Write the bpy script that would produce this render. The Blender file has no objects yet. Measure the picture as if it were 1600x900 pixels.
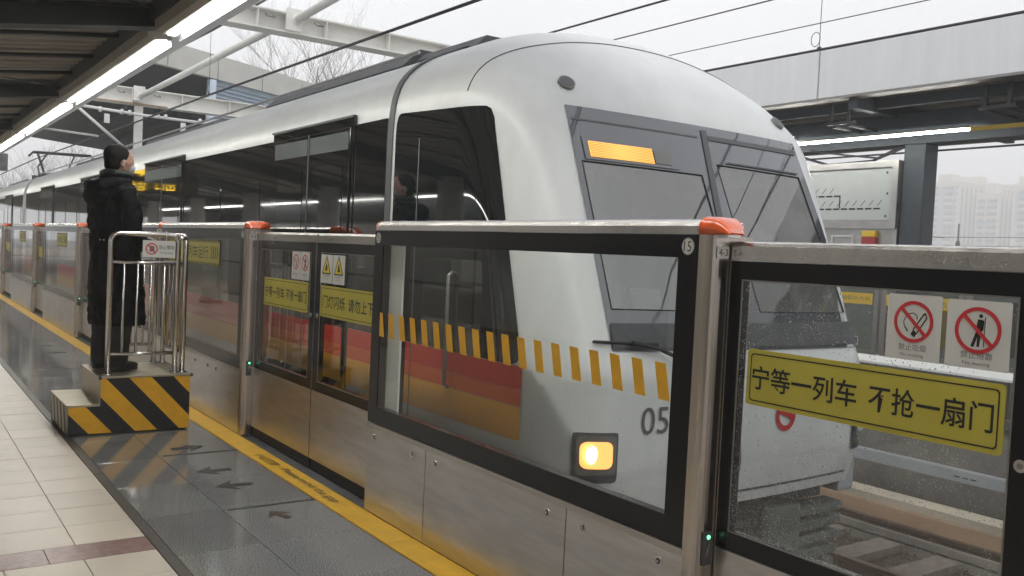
import bpy, bmesh, math, random
import numpy as np
from mathutils import Vector, Matrix
from mathutils.bvhtree import BVHTree
random.seed(7); rnd = random.random
S = bpy.context.scene
COL = S.collection
# ------------------------------------------------------------------ camera
FPX, YAW, PITCH, ROLL = 1397.92, 0.614038, 0.037444, 0.048108
fw = Vector((math.sin(YAW)*math.cos(PITCH), math.cos(YAW)*math.cos(PITCH), -math.sin(PITCH)))
rt = Vector((math.cos(YAW), -math.sin(YAW), 0))
dn = fw.cross(rt)
cR, sR = math.cos(ROLL), math.sin(ROLL)
rt, dn = cR*rt - sR*dn, sR*rt + cR*dn
cam_d = bpy.data.cameras.new('camera'); cam = bpy.data.objects.new('camera', cam_d); COL.objects.link(cam)
cam_d.sensor_width = 36; cam_d.lens = FPX/1600*36; cam_d.clip_end = 6000; cam_d.clip_start = 0.05
M = Matrix((rt, -dn, -fw)).transposed().to_4x4(); M.translation = Vector((0, 0, 1.5))
cam.matrix_world = M; S.camera = cam
# ------------------------------------------------------------------ world, sun, exposure
SUN_EL, SUN_ROT = math.radians(50), math.radians(232)
w = bpy.data.worlds.new('World'); S.world = w; w.use_nodes = True
nt = w.node_tree; nt.nodes.clear()
sky = nt.nodes.new('ShaderNodeTexSky'); sky.sky_type = 'NISHITA'; sky.sun_disc = False
sky.sun_elevation = SUN_EL; sky.sun_rotation = SUN_ROT; sky.air_density = 1; sky.dust_density = 5
bw = nt.nodes.new('ShaderNodeRGBToBW'); nt.links.new(sky.outputs[0], bw.inputs[0])
mixc = nt.nodes.new('ShaderNodeMix'); mixc.data_type = 'RGBA'; mixc.inputs[0].default_value = 0.10
# cloud deck: almost even grey-white, faint soft clouds
tc = nt.nodes.new('ShaderNodeTexCoord'); nz = nt.nodes.new('ShaderNodeTexNoise'); nz.inputs['Scale'].default_value = 1.6
nz.inputs['Detail'].default_value = 4
nt.links.new(tc.outputs['Generated'], nz.inputs['Vector'])
rampw = nt.nodes.new('ShaderNodeValToRGB'); rampw.color_ramp.elements[0].color = (8.0, 8.1, 8.4, 1); rampw.color_ramp.elements[1].color = (9.3, 9.4, 9.6, 1)
rampw.color_ramp.elements[0].position = .3; rampw.color_ramp.elements[1].position = .7
nt.links.new(nz.outputs['Fac'], rampw.inputs[0])
nt.links.new(rampw.outputs[0], mixc.inputs[6]); nt.links.new(bw.outputs[0], mixc.inputs[7])
bg = nt.nodes.new('ShaderNodeBackground'); bg.inputs[1].default_value = 0.106
wo = nt.nodes.new('ShaderNodeOutputWorld')
nt.links.new(mixc.outputs[2], bg.inputs[0]); nt.links.new(bg.outputs[0], wo.inputs[0])
sd = bpy.data.lights.new('sun', 'SUN'); sd.energy = 0.9; sd.angle = math.radians(25); sd.color = (1, .97, .93)
so = bpy.data.objects.new('sun', sd); COL.objects.link(so)
sv = Vector((math.sin(SUN_ROT)*math.cos(SUN_EL), math.cos(SUN_ROT)*math.cos(SUN_EL), math.sin(SUN_EL)))
so.rotation_euler = sv.to_track_quat('Z', 'Y').to_euler(); so.location = (0, 0, 40)
S.view_settings.view_transform = 'Standard'; S.view_settings.look = 'None'
S.view_settings.exposure = 0.38; S.view_settings.gamma = 1
S.cycles.max_bounces = 9; S.cycles.transparent_max_bounces = 24; S.cycles.glossy_bounces = 4
S.cycles.diffuse_bounces = 4; S.cycles.use_denoising = True
S.cycles.sample_clamp_indirect = 8

# ------------------------------------------------------------------ materials
MATS = {}
def mat(name, col, rough=.6, metal=0., noise=0., nscale=6., bump=0., bscale=40., emit=None, estr=0., coat=0., spec=.5,
        stretch=None, rvar=0., col2=None, ior=None, distort=0.):
    m = bpy.data.materials.new(name); m.use_nodes = True; n = m.node_tree; b = n.nodes['Principled BSDF']
    b.inputs['Roughness'].default_value = rough; b.inputs['Metallic'].default_value = metal
    b.inputs['Specular IOR Level'].default_value = spec; b.inputs['Coat Weight'].default_value = coat
    if ior: b.inputs['IOR'].default_value = ior
    c = (*col, 1); b.inputs['Base Color'].default_value = c
    if emit: b.inputs['Emission Color'].default_value = (*emit, 1); b.inputs['Emission Strength'].default_value = estr
    tcn = n.nodes.new('ShaderNodeTexCoord'); mp = n.nodes.new('ShaderNodeMapping')
    n.links.new(tcn.outputs['Object'], mp.inputs[0])
    if stretch: mp.inputs['Scale'].default_value = stretch
    if noise > 0 or col2 or rvar:
        t = n.nodes.new('ShaderNodeTexNoise'); t.inputs['Scale'].default_value = nscale; t.inputs['Detail'].default_value = 6
        t.inputs['Roughness'].default_value = .65; t.inputs['Distortion'].default_value = distort
        n.links.new(mp.outputs[0], t.inputs['Vector'])
        r = n.nodes.new('ShaderNodeValToRGB'); n.links.new(t.outputs['Fac'], r.inputs[0])
        r.color_ramp.elements[0].position = .32; r.color_ramp.elements[1].position = .68
        a = tuple(max(0, x*(1-noise)) for x in col); bb = col2 or tuple(min(1, x*(1+noise)) for x in col)
        r.color_ramp.elements[0].color = (*a, 1); r.color_ramp.elements[1].color = (*bb, 1)
        n.links.new(r.outputs[0], b.inputs['Base Color'])
        if rvar:
            mr = n.nodes.new('ShaderNodeMapRange'); mr.inputs[3].default_value = max(0.02, rough-rvar); mr.inputs[4].default_value = rough+rvar
            n.links.new(t.outputs['Fac'], mr.inputs[0]); n.links.new(mr.outputs[0], b.inputs['Roughness'])
    if bump:
        t2 = n.nodes.new('ShaderNodeTexNoise'); t2.inputs['Scale'].default_value = bscale; t2.inputs['Detail'].default_value = 3
        n.links.new(mp.outputs[0], t2.inputs['Vector'])
        bp = n.nodes.new('ShaderNodeBump'); bp.inputs['Strength'].default_value = bump; bp.inputs['Distance'].default_value = .01
        n.links.new(t2.outputs['Fac'], bp.inputs['Height']); n.links.new(bp.outputs[0], b.inputs['Normal'])
    MATS[name] = m; return m
def glass(name, tint, refl=1.0, ior=1.5, rough=0.0, dirt_sheen=.0, dmin=.0):
    m = bpy.data.materials.new(name); m.use_nodes = True; n = m.node_tree; n.nodes.clear()
    tr = n.nodes.new('ShaderNodeBsdfTransparent'); tr.inputs[0].default_value = (*tint, 1)
    gl = n.nodes.new('ShaderNodeBsdfGlossy'); gl.inputs['Roughness'].default_value = rough
    gl.inputs[0].default_value = (refl, refl, refl, 1)
    lw = n.nodes.new('ShaderNodeLayerWeight'); lw.inputs[0].default_value = .5       # thin sheet: same from both sides
    pw = n.nodes.new('ShaderNodeMath'); pw.operation = 'POWER'; pw.inputs[1].default_value = 5; n.links.new(lw.outputs['Facing'], pw.inputs[0])
    f0 = 2*((ior-1)/(ior+1))**2
    fr = n.nodes.new('ShaderNodeMapRange'); fr.inputs[3].default_value = f0; fr.inputs[4].default_value = 1; n.links.new(pw.outputs[0], fr.inputs[0])
    mx = n.nodes.new('ShaderNodeMixShader'); o = n.nodes.new('ShaderNodeOutputMaterial')
    n.links.new(fr.outputs[0], mx.inputs[0]); n.links.new(tr.outputs[0], mx.inputs[1]); n.links.new(gl.outputs[0], mx.inputs[2])
    last = mx
    if dirt_sheen:  # diffuse veil: dirt on screens, painted-in sheen on drops and windscreen
        df = n.nodes.new('ShaderNodeBsdfDiffuse'); df.inputs[0].default_value = (.55, .55, .54, 1)
        t = n.nodes.new('ShaderNodeTexNoise'); t.inputs['Scale'].default_value = 5; t.inputs['Detail'].default_value = 8
        tcn = n.nodes.new('ShaderNodeTexCoord'); n.links.new(tcn.outputs['Object'], t.inputs['Vector'])
        mr = n.nodes.new('ShaderNodeMapRange'); mr.inputs[1].default_value = .4; mr.inputs[2].default_value = .8; mr.inputs[3].default_value = dmin; mr.inputs[4].default_value = dirt_sheen
        n.links.new(t.outputs['Fac'], mr.inputs[0])
        m2 = n.nodes.new('ShaderNodeMixShader'); n.links.new(mr.outputs[0], m2.inputs[0]); n.links.new(mx.outputs[0], m2.inputs[1]); n.links.new(df.outputs[0], m2.inputs[2]); last = m2
    n.links.new(last.outputs[0], o.inputs[0]); MATS[name] = m; return m
mat('steel', (.50, .47, .44), .30, 1, noise=.10, nscale=3, bump=.03, bscale=60, stretch=(1, 1, 14), rvar=.07)
mat('steel_post', (.56, .50, .45), .26, 1, noise=.10, nscale=4, bump=.02, bscale=90, stretch=(9, 9, .5), rvar=.05)
mat('steel_bright', (.66, .64, .62), .20, 1, noise=.06, nscale=20, rvar=.06)
mat('steel_panel', (.62, .59, .565), .33, 1, noise=.13, nscale=2.2, bump=.025, bscale=70, stretch=(1, 1, 8), rvar=.07)
mat('steel_dull', (.30, .29, .28), .45, 1, noise=.15, nscale=5)
mat('seam_dark', (.03, .03, .03), .8)
mat('frame_black', (.008, .008, .010), .22, 0, noise=.2, nscale=3, spec=.35)
mat('orange_cap', (.72, .11, .02), .22, 0, noise=.08, nscale=8, coat=.6)
mat('rubber', (.02, .02, .022), .7)
mat('yellow_sticker', (.50, .43, .06), .35, noise=.05, nscale=5)
mat('sticker_white', (.62, .62, .60), .4, noise=.04, nscale=9)
mat('ink', (.015, .015, .015), .5)
mat('ink_grey', (.16, .16, .16), .5)
mat('ink_red', (.55, .03, .04), .4)
mat('ink_yellow', (.75, .58, .02), .4)
mat('hazard_yellow', (.80, .42, .02), .4, noise=.08, nscale=14)
mat('hazard_black', (.012, .012, .014), .45, noise=.2, nscale=10)
mat('train_white', (.69, .71, .71), .38, 0, noise=.05, nscale=2.2, coat=.18, bump=.012, bscale=5, stretch=(2.2, 2.2, .35))
MATS['train_white'].node_tree.nodes['Principled BSDF'].inputs['Coat Roughness'].default_value = .16
mat('train_roof', (.60, .62, .63), .32, 0, noise=.10, nscale=2.5, coat=.3)
mat('train_black', (.010, .011, .012), .06, 0, noise=.2, nscale=2, coat=.35, ior=1.5)
mat('train_window', (.012, .014, .016), .03, 0, coat=.8, ior=1.65)
mat('train_red', (.70, .045, .025), .5, coat=.1, noise=.05)
mat('train_orange', (.95, .47, .04), .5, coat=.1, noise=.05)
mat('train_orange_red', (.80, .14, .03), .5, coat=.1, noise=.05)
mat('train_seam', (.10, .11, .115), .5)
mat('windshield', (.085, .092, .110), .05, coat=1, ior=1.7, noise=.06, nscale=1.5)
mat('windshield_clear', (.19, .215, .22), .04, coat=1, ior=1.8, noise=.18, nscale=1.3)
mat('dark_equipment', (.07, .073, .08), .6, noise=.3, nscale=9)
mat('underframe', (.13, .14, .135), .6, noise=.35, nscale=6)
mat('led_orange', (.1, .04, 0), .5, emit=(1, .46, .10), estr=1.25)
mat('led_off', (.22, .22, .21), .5)
mat('headlight_glow', (.9, .6, .3), .3, emit=(1, .38, .07), estr=1.15)
mat('headlight_core', (.9, .8, .6), .3, emit=(1, .80, .45), estr=4)
mat('tube_light', (.9, .9, .9), .4, emit=(1, .985, .93), estr=38)
mat('fill_tube', (.9, .9, .9), .4, emit=(1, .985, .93), estr=10)
mat('cab_inside', (.16, .17, .17), .7, noise=.1)
mat('cab_console', (.035, .036, .04), .5, noise=.2)
mat('cab_partition', (.42, .43, .42), .6, noise=.1)
mat('bright_white', (.86, .86, .84), .5)
mat('led_green', (0, .3, .1), .4, emit=(.2, 1, .45), estr=1.8)
mat('led_sign', (.4, .3, 0), .4, emit=(1, .62, .03), estr=2.4)
mat('canopy_beam', (.030, .038, .042), .5, noise=.2, nscale=3)
mat('canopy_deck', (.30, .28, .25), .55, noise=.22, nscale=2.5, stretch=(.6, 6, 1))
mat('fixture', (.30, .29, .25), .5, noise=.1)
mat('fascia', (.74, .75, .76), .45, noise=.045, nscale=3, stretch=(1, 2, .25))
mat('girder', (.76, .75, .71), .5, noise=.10, nscale=1.5, stretch=(1, 1, 4))
mat('rust', (.32, .19, .10), .8, noise=.3)
mat('far_steel_blue', (.060, .075, .090), .5, noise=.15)
mat('wire', (.05, .05, .055), .6)
mat('wire_copper', (.06, .06, .07), .5)
mat('insulator', (.7, .7, .68), .3)
mat('cream_tile', (.68, .60, .50), .34, noise=.06, nscale=3, rvar=.06, bump=.01, bscale=15)
mat('cream_grout', (.27, .24, .20), .8, noise=.2)
mat('red_stone', (.26, .13, .11), .3, noise=.35, nscale=22, col2=(.36, .22, .19))
mat('drain_strip', (.085, .075, .065), .45, .3, noise=.25, nscale=20)
mat('yellow_paint', (.72, .42, .03), .38, noise=.13, nscale=7, rvar=.1)
mat('yellow_wear', (.35, .22, .04), .5)
mat('dark_inlay', (.016, .015, .014), .5, noise=.2, nscale=30)
mat('brown_inlay', (.07, .035, .025), .4, noise=.2, nscale=30)
mat('concrete', (.22, .205, .185), .85, noise=.25, nscale=2.2, bump=.15, bscale=25)
mat('concrete_dark', (.10, .095, .088), .9, noise=.3, nscale=2.2)
mat('concrete_cream', (.46, .41, .33), .8, noise=.2, nscale=2, stretch=(1, .4, 1))
mat('concrete_tan', (.40, .27, .18), .8, noise=.25, nscale=2, stretch=(1, .4, 1))
mat('ballast_mat', (.075, .062, .052), .95, noise=.5, nscale=22, bump=1, bscale=30)
mat('sleeper', (.16, .14, .12), .85, noise=.3, nscale=6)
mat('rail_steel', (.20, .15, .12), .4, .8, noise=.2)
mat('cover_grey', (.36, .38, .41), .5, noise=.1, nscale=2)
mat('coat', (.0050, .0055, .0078), .62, noise=.3, nscale=8, bump=.6, bscale=11, spec=.12)
mat('coat_trim', (.006, .014, .016), .5, noise=.25, nscale=8)
mat('trousers', (.010, .010, .012), .75, bump=.2, bscale=20)
mat('shoe', (.012, .012, .012), .3)
mat('skin', (.46, .27, .20), .55, noise=.08, nscale=20)
mat('hair', (.006, .0055, .0055), .7, spec=.2, bump=.5, bscale=90, stretch=(1, 1, .3))
mat('mask', (.42, .46, .52), .8, noise=.05)
mat('glove', (.02, .02, .02), .6)
mat('stand_metal', (.42, .37, .28), .36, .75, noise=.2, nscale=5, rvar=.12)
mat('building_cream', (.60, .54, .44), .9, noise=.06, nscale=.05)
mat('building_grey', (.33, .34, .40), .9, noise=.06, nscale=.05)
mat('building_window', (.06, .07, .09), .5)
mat('bark', (.20, .175, .16), .9, noise=.2)
mat('louver', (.48, .56, .64), .5, noise=.08)
mat('parapet', (.60, .59, .55), .6, noise=.08, nscale=1)
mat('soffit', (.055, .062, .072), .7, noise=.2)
mat('enclosure', (.55, .55, .54), .5, noise=.06)
mat('earth', (.10, .095, .08), .95, noise=.3, nscale=.2)
mat('signboard', (.50, .53, .52), .35, noise=.03)
mat('cabinet_steel', (.52, .51, .49), .33, .85, noise=.15, nscale=3, rvar=.08)
mat('plain_red', (.40, .05, .05), .4)
mat('plain_yellow', (.75, .50, .05), .4)
glass('droplet', (.9, .92, .92), ior=1.6, dirt_sheen=.95, dmin=.55)  # pale diffuse share puts the drops' bright glint into their colour
mat('poster_blue', (.10, .16, .30), .5); mat('white_plastic', (.7, .7, .68), .4)
glass('psd_glass', (.93, .95, .93), ior=1.46, dirt_sheen=.012)
glass('psd_glass_far', (.62, .68, .66), ior=1.55, dirt_sheen=.04)
glass('cab_glass', (.62, .68, .68), ior=1.9, dirt_sheen=.26, dmin=.10)  # grey veil paints in the sky reflection and rain scatter
glass('wet_glass', (.84, .86, .85), ior=1.45, dirt_sheen=.05)
# speckled granite
def granite():
    m = bpy.data.materials.new('granite'); m.use_nodes = True; n = m.node_tree; b = n.nodes['Principled BSDF']
    tcn = n.nodes.new('ShaderNodeTexCoord')
    t = n.nodes.new('ShaderNodeTexNoise'); t.inputs['Scale'].default_value = 210; t.inputs['Detail'].default_value = 1; t.inputs['Roughness'].default_value = .8
    t2 = n.nodes.new('ShaderNodeTexNoise'); t2.inputs['Scale'].default_value = 1.3; t2.inputs['Detail'].default_value = 4
    for q in (t, t2): n.links.new(tcn.outputs['Object'], q.inputs['Vector'])
    r = n.nodes.new('ShaderNodeValToRGB'); e = r.color_ramp.elements
    e[0].position = .38; e[0].color = (.05, .054, .06, 1); e[1].position = .62; e[1].color = (.46, .46, .455, 1)
    x = r.color_ramp.elements.new(.5); x.color = (.19, .195, .20, 1)
    n.links.new(t.outputs['Fac'], r.inputs[0])
    mr = n.nodes.new('ShaderNodeMapRange'); mr.inputs[3].default_value = .72; mr.inputs[4].default_value = 1.2
    n.links.new(t2.outputs['Fac'], mr.inputs[0])
    mu = n.nodes.new('ShaderNodeMix'); mu.data_type = 'RGBA'; mu.blend_type = 'MULTIPLY'; mu.inputs[0].default_value = 1
    n.links.new(r.outputs[0], mu.inputs[6]); n.links.new(mr.outputs[0], mu.inputs[7]); n.links.new(mu.outputs[2], b.inputs['Base Color'])
    mr2 = n.nodes.new('ShaderNodeMapRange'); mr2.inputs[3].default_value = .04; mr2.inputs[4].default_value = .15
    n.links.new(t2.outputs['Fac'], mr2.inputs[0]); n.links.new(mr2.outputs[0], b.inputs['Roughness'])
    b.inputs['IOR'].default_value = 1.6; b.inputs['Coat Weight'].default_value = .4; b.inputs['Coat Roughness'].default_value = .10
    MATS['granite'] = m
granite()

def piece_variation(name, amt):           # every slab / tile has its own slightly different tone
    n = MATS[name].node_tree; b = n.nodes['Principled BSDF']; l = b.inputs['Base Color'].links[0]; src = l.from_socket
    oi = n.nodes.new('ShaderNodeObjectInfo'); mr = n.nodes.new('ShaderNodeMapRange'); mr.inputs[3].default_value = 1-amt; mr.inputs[4].default_value = 1+amt
    hs = n.nodes.new('ShaderNodeHueSaturation'); n.links.new(oi.outputs['Random'], mr.inputs[0]); n.links.new(mr.outputs[0], hs.inputs['Value'])
    n.links.new(src, hs.inputs['Color']); n.links.new(hs.outputs[0], b.inputs['Base Color'])
piece_variation('granite', .16); piece_variation('cream_tile', .05); piece_variation('steel_panel', .06); piece_variation('fascia', .03)
# ------------------------------------------------------------------ mesh helpers
LOC = {}
class MB:
    def __init__(s): s.v = []; s.f = []; s.sm = []
    def add(s, vs, fs, smooth=False):
        o = len(s.v); s.v += [tuple(a) for a in vs]; s.f += [tuple(i+o for i in f) for f in fs]; s.sm += [smooth]*len(fs); return s
    def box(s, x0, x1, y0, y1, z0, z1):
        if x0 > x1: x0, x1 = x1, x0
        if y0 > y1: y0, y1 = y1, y0
        if z0 > z1: z0, z1 = z1, z0
        return s.add([(x0,y0,z0),(x1,y0,z0),(x1,y1,z0),(x0,y1,z0),(x0,y0,z1),(x1,y0,z1),(x1,y1,z1),(x0,y1,z1)],
                     [(0,3,2,1),(4,5,6,7),(0,1,5,4),(1,2,6,5),(2,3,7,6),(3,0,4,7)])
    def bbox(s, x0, x1, y0, y1, z0, z1, b=.004):      # bevelled box (chamfered)
        bm = bmesh.new(); bmesh.ops.create_cube(bm, size=1)
        for v in bm.verts: v.co = Vector(((x0+x1)/2+v.co.x*(x1-x0), (y0+y1)/2+v.co.y*(y1-y0), (z0+z1)/2+v.co.z*(z1-z0)))
        bmesh.ops.bevel(bm, geom=bm.edges[:], offset=b, segments=2, affect='EDGES', profile=.6)
        bm.verts.index_update(); s.add([v.co[:] for v in bm.verts], [[v.index for v in f.verts] for f in bm.faces]); bm.free(); return s
    def tube(s, pts, r, n=8, cap=True, rs=None, smooth=True):
        pts = [Vector(p) for p in pts]; rings = []; vs = []; up = None
        for i, p in enumerate(pts):
            d = (pts[min(i+1, len(pts)-1)]-pts[max(i-1, 0)]).normalized()
            if up is None:
                up = Vector((0, 0, 1)) if abs(d.z) < .9 else Vector((1, 0, 0))
            a = d.cross(up).normalized(); up = a.cross(d).normalized()
            rr = rs[i] if rs else r
            for k in range(n):
                t = 2*math.pi*k/n; vs.append(p + a*math.cos(t)*rr + up*math.sin(t)*rr)
        fs = []
        for i in range(len(pts)-1):
            for k in range(n): fs.append((i*n+k, i*n+(k+1) % n, (i+1)*n+(k+1) % n, (i+1)*n+k))
        s.add(vs, fs, smooth)
        if cap and n > 2:
            s.f.append(tuple(len(s.v)-len(vs)+k for k in range(n-1, -1, -1))); s.sm.append(False)
            s.f.append(tuple(len(s.v)-n+k for k in range(n))); s.sm.append(False)
        return s
    def cyl(s, c, axis, r, h, n=16):
        a = Vector(axis).normalized(); c = Vector(c); return s.tube([c-a*h/2, c+a*h/2], r, n)
    def prism(s, poly, mp, t0, t1):                    # poly in (a,b), mp(a,b,t)->xyz
        n = len(poly); vs = [mp(a, b, t0) for a, b in poly]+[mp(a, b, t1) for a, b in poly]
        fs = [tuple(range(n-1, -1, -1)), tuple(range(n, 2*n))]+[(i, (i+1) % n, n+(i+1) % n, n+i) for i in range(n)]
        return s.add(vs, fs)
    def flat(s, poly, mp, t=0): return s.add([mp(a, b, t) for a, b in poly], [tuple(range(len(poly)))])
    def ring(s, c, r0, r1, mp, t=0, n=40):
        vs = []; 
        for k in range(n):
            a = 2*math.pi*k/n; vs += [mp(c[0]+r0*math.cos(a), c[1]+r0*math.sin(a), t), mp(c[0]+r1*math.cos(a), c[1]+r1*math.sin(a), t)]
        return s.add(vs, [(2*k, 2*k+1, (2*k+3) % (2*n), (2*k+2) % (2*n)) for k in range(n)])
    def disc(s, c, r, mp, t=0, n=28): return s.flat([(c[0]+r*math.cos(2*math.pi*k/n), c[1]+r*math.sin(2*math.pi*k/n)) for k in range(n)], mp, t)
    def ell(s, c, r, nu=16, nv=10, rot=None):
        c = Vector(c); vs = []; fs = []
        for j in range(nv+1):
            ph = math.pi*j/nv
            for i in range(nu):
                th = 2*math.pi*i/nu; v = Vector((r[0]*math.sin(ph)*math.cos(th), r[1]*math.sin(ph)*math.sin(th), r[2]*math.cos(ph)))
                if rot: v = rot @ v
                vs.append(c+v)
        for j in range(nv):
            for i in range(nu): fs.append((j*nu+i, (j+1)*nu+i, (j+1)*nu+(i+1) % nu, j*nu+(i+1) % nu))
        return s.add(vs, fs, True)
    def build(s, name, m, parent=None, mods=None):
        me = bpy.data.meshes.new(name); o = bpy.data.objects.new(name, me)
        off = LOC.get(parent.name, Vector()) if parent else Vector()
        me.from_pydata([tuple(Vector(a)-off) for a in s.v], [], s.f)
        me.polygons.foreach_set('use_smooth', s.sm); me.update()
        me.materials.append(MATS[m] if isinstance(m, str) else m)
        COL.objects.link(o)
        if parent: o.parent = parent; LOC[o.name] = off
        else: LOC[o.name] = Vector()
        return o
def tag(o, label, cat, group=None, kind=None):
    if label: o['label'] = label
    if cat: o['category'] = cat
    if group: o['group'] = group
    if kind: o['kind'] = kind
    return o
def thing(name, loc, label, cat, group=None):
    o = bpy.data.objects.new(name, None); COL.objects.link(o); o.location = loc; o.empty_display_size = .2
    LOC[o.name] = Vector(loc); return tag(o, label, cat, group)
def struct(name, mb, m): o = mb.build(name, m); o['kind'] = 'structure'; return o
def stuff(o): o['kind'] = 'stuff'; return o
def box(name, m, parent, *a): return MB().box(*a).build(name, m, parent)
def bbox(name, m, parent, *a, b=.004): return MB().bbox(*a, b=b).build(name, m, parent)
def rrect(a0, a1, b0, b1, r, n=5):
    o = []
    for cx, cy, s in ((a1-r, b1-r, 0), (a0+r, b1-r, 1), (a0+r, b0+r, 2), (a1-r, b0+r, 3)):
        for k in range(n+1):
            t = math.pi/2*(s+k/n); o.append((cx+r*math.cos(t), cy+r*math.sin(t)))
    return o
def frame_poly(mb, outer, inner, mp, t0, t1):          # outer, inner (a0,a1,b0,b1): ring of four bars
    a0, a1, b0, b1 = outer; c0, c1, d0, d1 = inner
    for q in ([(a0,b0),(a1,b0),(a1,d0),(a0,d0)], [(a0,d1),(a1,d1),(a1,b1),(a0,b1)], [(a0,d0),(c0,d0),(c0,d1),(a0,d1)], [(c1,d0),(a1,d0),(a1,d1),(c1,d1)]):
        mb.prism(q, mp, t0, t1)
    return mb
_txt = {}
def text(s, m, parent, mp, a, b, h, width=None, name='lettering', t=0, align='c', bold=0):
    if s not in _txt:
        cu = bpy.data.curves.new('tmp', 'FONT'); cu.body = s; cu.size = 1; cu.resolution_u = 4
        if bold: cu.offset = bold
        ob = bpy.data.objects.new('tmp', cu); COL.objects.link(ob)
        dg = bpy.context.evaluated_depsgraph_get(); me = bpy.data.meshes.new_from_object(ob.evaluated_get(dg))
        _txt[s] = ([v.co.copy() for v in me.vertices], [tuple(p.vertices) for p in me.polygons])
        bpy.data.objects.remove(ob); bpy.data.curves.remove(cu); bpy.data.meshes.remove(me)
    vs, fs = _txt[s]
    x0 = min(v.x for v in vs); x1 = max(v.x for v in vs); y0 = min(v.y for v in vs); y1 = max(v.y for v in vs)
    ky = h/(y1-y0); kx = width/(x1-x0) if width else ky
    mb = MB(); mb.add([mp(a+(v.x-(x0+x1)/2)*kx, b+(v.y-(y0+y1)/2)*ky, t) for v in vs], fs)
    return mb.build(name, m, parent)
def dup(root, loc, label=None):
    r = root.copy(); COL.objects.link(r); r.location = loc; LOC[r.name] = Vector(loc)
    if label: r['label'] = label
    for ch in root.children:
        c = ch.copy(); COL.objects.link(c); c.parent = r
        for g in ch.children: d = g.copy(); COL.objects.link(d); d.parent = c
    return r
def planeX(X, sgn=-1):      # a runs to the viewer's right (-Y when seen from -X); t = outwards towards the viewer
    return lambda a, b, t: (X-t, -a, b)

# ================================================================== GROUND, TRACKS, PLATFORMS
g = MB(); g.add([(-150,-150,-1.62),(560,-150,-1.62),(560,420,-1.62),(-150,420,-1.62)], [(0,1,2,3)])
struct('ground', g, 'earth')
bl = struct('track_bed', MB().box(2.55, 9.3, -40, 120, -1.60, -1.36), 'ballast_mat')
# loose stones of the ballast
st = MB(); rr = random.Random(3)
for i in range(9000):
    if i < 7000: x, y = rr.uniform(4.6, 8.9), rr.uniform(2.0, 9.5)
    else: x, y = rr.uniform(2.6, 9.0), rr.uniform(-4, 22)
    s_ = rr.uniform(.018, .042); z = -1.36+rr.uniform(-.005, .02); a = rr.uniform(0, 6.28); ca, sa = math.cos(a)*s_, math.sin(a)*s_
    st.add([(x+ca,y+sa,z),(x-sa,y+ca,z),(x-ca,y-sa,z),(x+sa,y-ca,z),(x+rr.uniform(-.3,.3)*s_,y,z+s_*rr.uniform(.5,1))], [(0,1,4),(1,2,4),(2,3,4),(3,0,4)])
bs = st.build('ballast', 'ballast_mat'); tag(bs, 'loose dark brown ballast stones spread between the rails', 'gravel', None, 'stuff')
def track(cx, where):
    t = thing('railway_track', (cx, 0, -1.36), where, 'track', 'railway tracks between the platforms')
    sl = MB().box(cx-1.2, cx+1.2, -.13, .13, -1.35, -1.27); first = None
    for k in range(60):
        y = -6+k*.62
        if first is None:
            first = sl.build('sleeper', 'sleeper', t); first.location = (0, y, 0); me = first.data
        else:
            o = first.copy(); COL.objects.link(o); o.parent = t; o.location = (0, y, 0)
    for sx in (-.72, .72):
        m = MB()
        prof = [(-.07,-1.27),(.07,-1.27),(.07,-1.255),(.012,-1.235),(.012,-1.145),(.036,-1.13),(.036,-1.10),(-.036,-1.10),(-.036,-1.13),(-.012,-1.145),(-.012,-1.235),(-.07,-1.255)]
        m.prism(prof, lambda a, b, tt: (cx+sx+a, tt, b), -30, 100); m.build('rail', 'rail_steel', t)
    return t
track(4.15, 'near railway track that the white train stands on')
track(7.95, 'far empty railway track seen through the rain spotted door glass')
# concrete curbs and cable troughs beside the far track
tr = thing('cable_trough', (9.0, 3, -1.36), 'long stepped cream and tan concrete cable trough beside the far track', 'cable trough')
for k in range(18):
    y0 = -8+k*2.0
    box('cover_slab', 'concrete_cream', tr, 8.83, 9.12, y0, y0+1.985, -.98, -.90)
box('wall', 'concrete_tan', tr, 8.80, 9.12, -8, 28, -1.36, -.985)
box('kerb', 'concrete', tr, 8.60, 8.795, -8, 28, -1.36, -1.18)
thr = thing('power_rail_cover', (9.45, 3, -1), 'pale grey guard cover running along the far platform edge below the screens', 'rail cover')
for k in range(10):
    y0 = -8.2+k*3.02
    bbox('cover_section', 'cover_grey', thr, 9.42, 9.52, y0, y0+3.0, -.70, -.565, b=.01)
    box('bracket', 'dark_equipment', thr, 9.46, 9.60, y0+.4, y0+.46, -1.0, -.64)
for k in range(3): box('ink_mark', 'ink', thr, 9.4185, 9.4195, 4.75+k*.09, 4.81+k*.09, -.645, -.632)
# near platform
plat = struct('platform', MB().box(-9, 2.46, -12, 90, -1.55, -.030), 'cream_grout')
struct('platform_wall', MB().box(2.30, 2.50, -12, 90, -1.55, -.032), 'concrete_dark')
tile_me = None; trn = random.Random(11)
def tile(x0, x1, y0, y1, m, name, z=0.0, g=.003):
    mb = MB(); b = .0015; x0 += g/2; x1 -= g/2; y0 += g/2; y1 -= g/2
    mb.add([(x0,y0,-.03),(x1,y0,-.03),(x1,y1,-.03),(x0,y1,-.03),(x0,y0,z-b),(x1,y0,z-b),(x1,y1,z-b),(x0,y1,z-b),(x0+b,y0+b,z),(x1-b,y0+b,z),(x1-b,y1-b,z),(x0+b,y1-b,z)],
           [(0,1,5,4),(1,2,6,5),(2,3,7,6),(3,0,4,7),(4,5,9,8),(5,6,10,9),(6,7,11,10),(7,4,8,11),(8,9,10,11)])
    return mb.build(name, m, plat)
P_ = .325
mb0 = MB(); g_ = .0035; b_ = .0015
proto = None
ystart = 4.434
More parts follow.
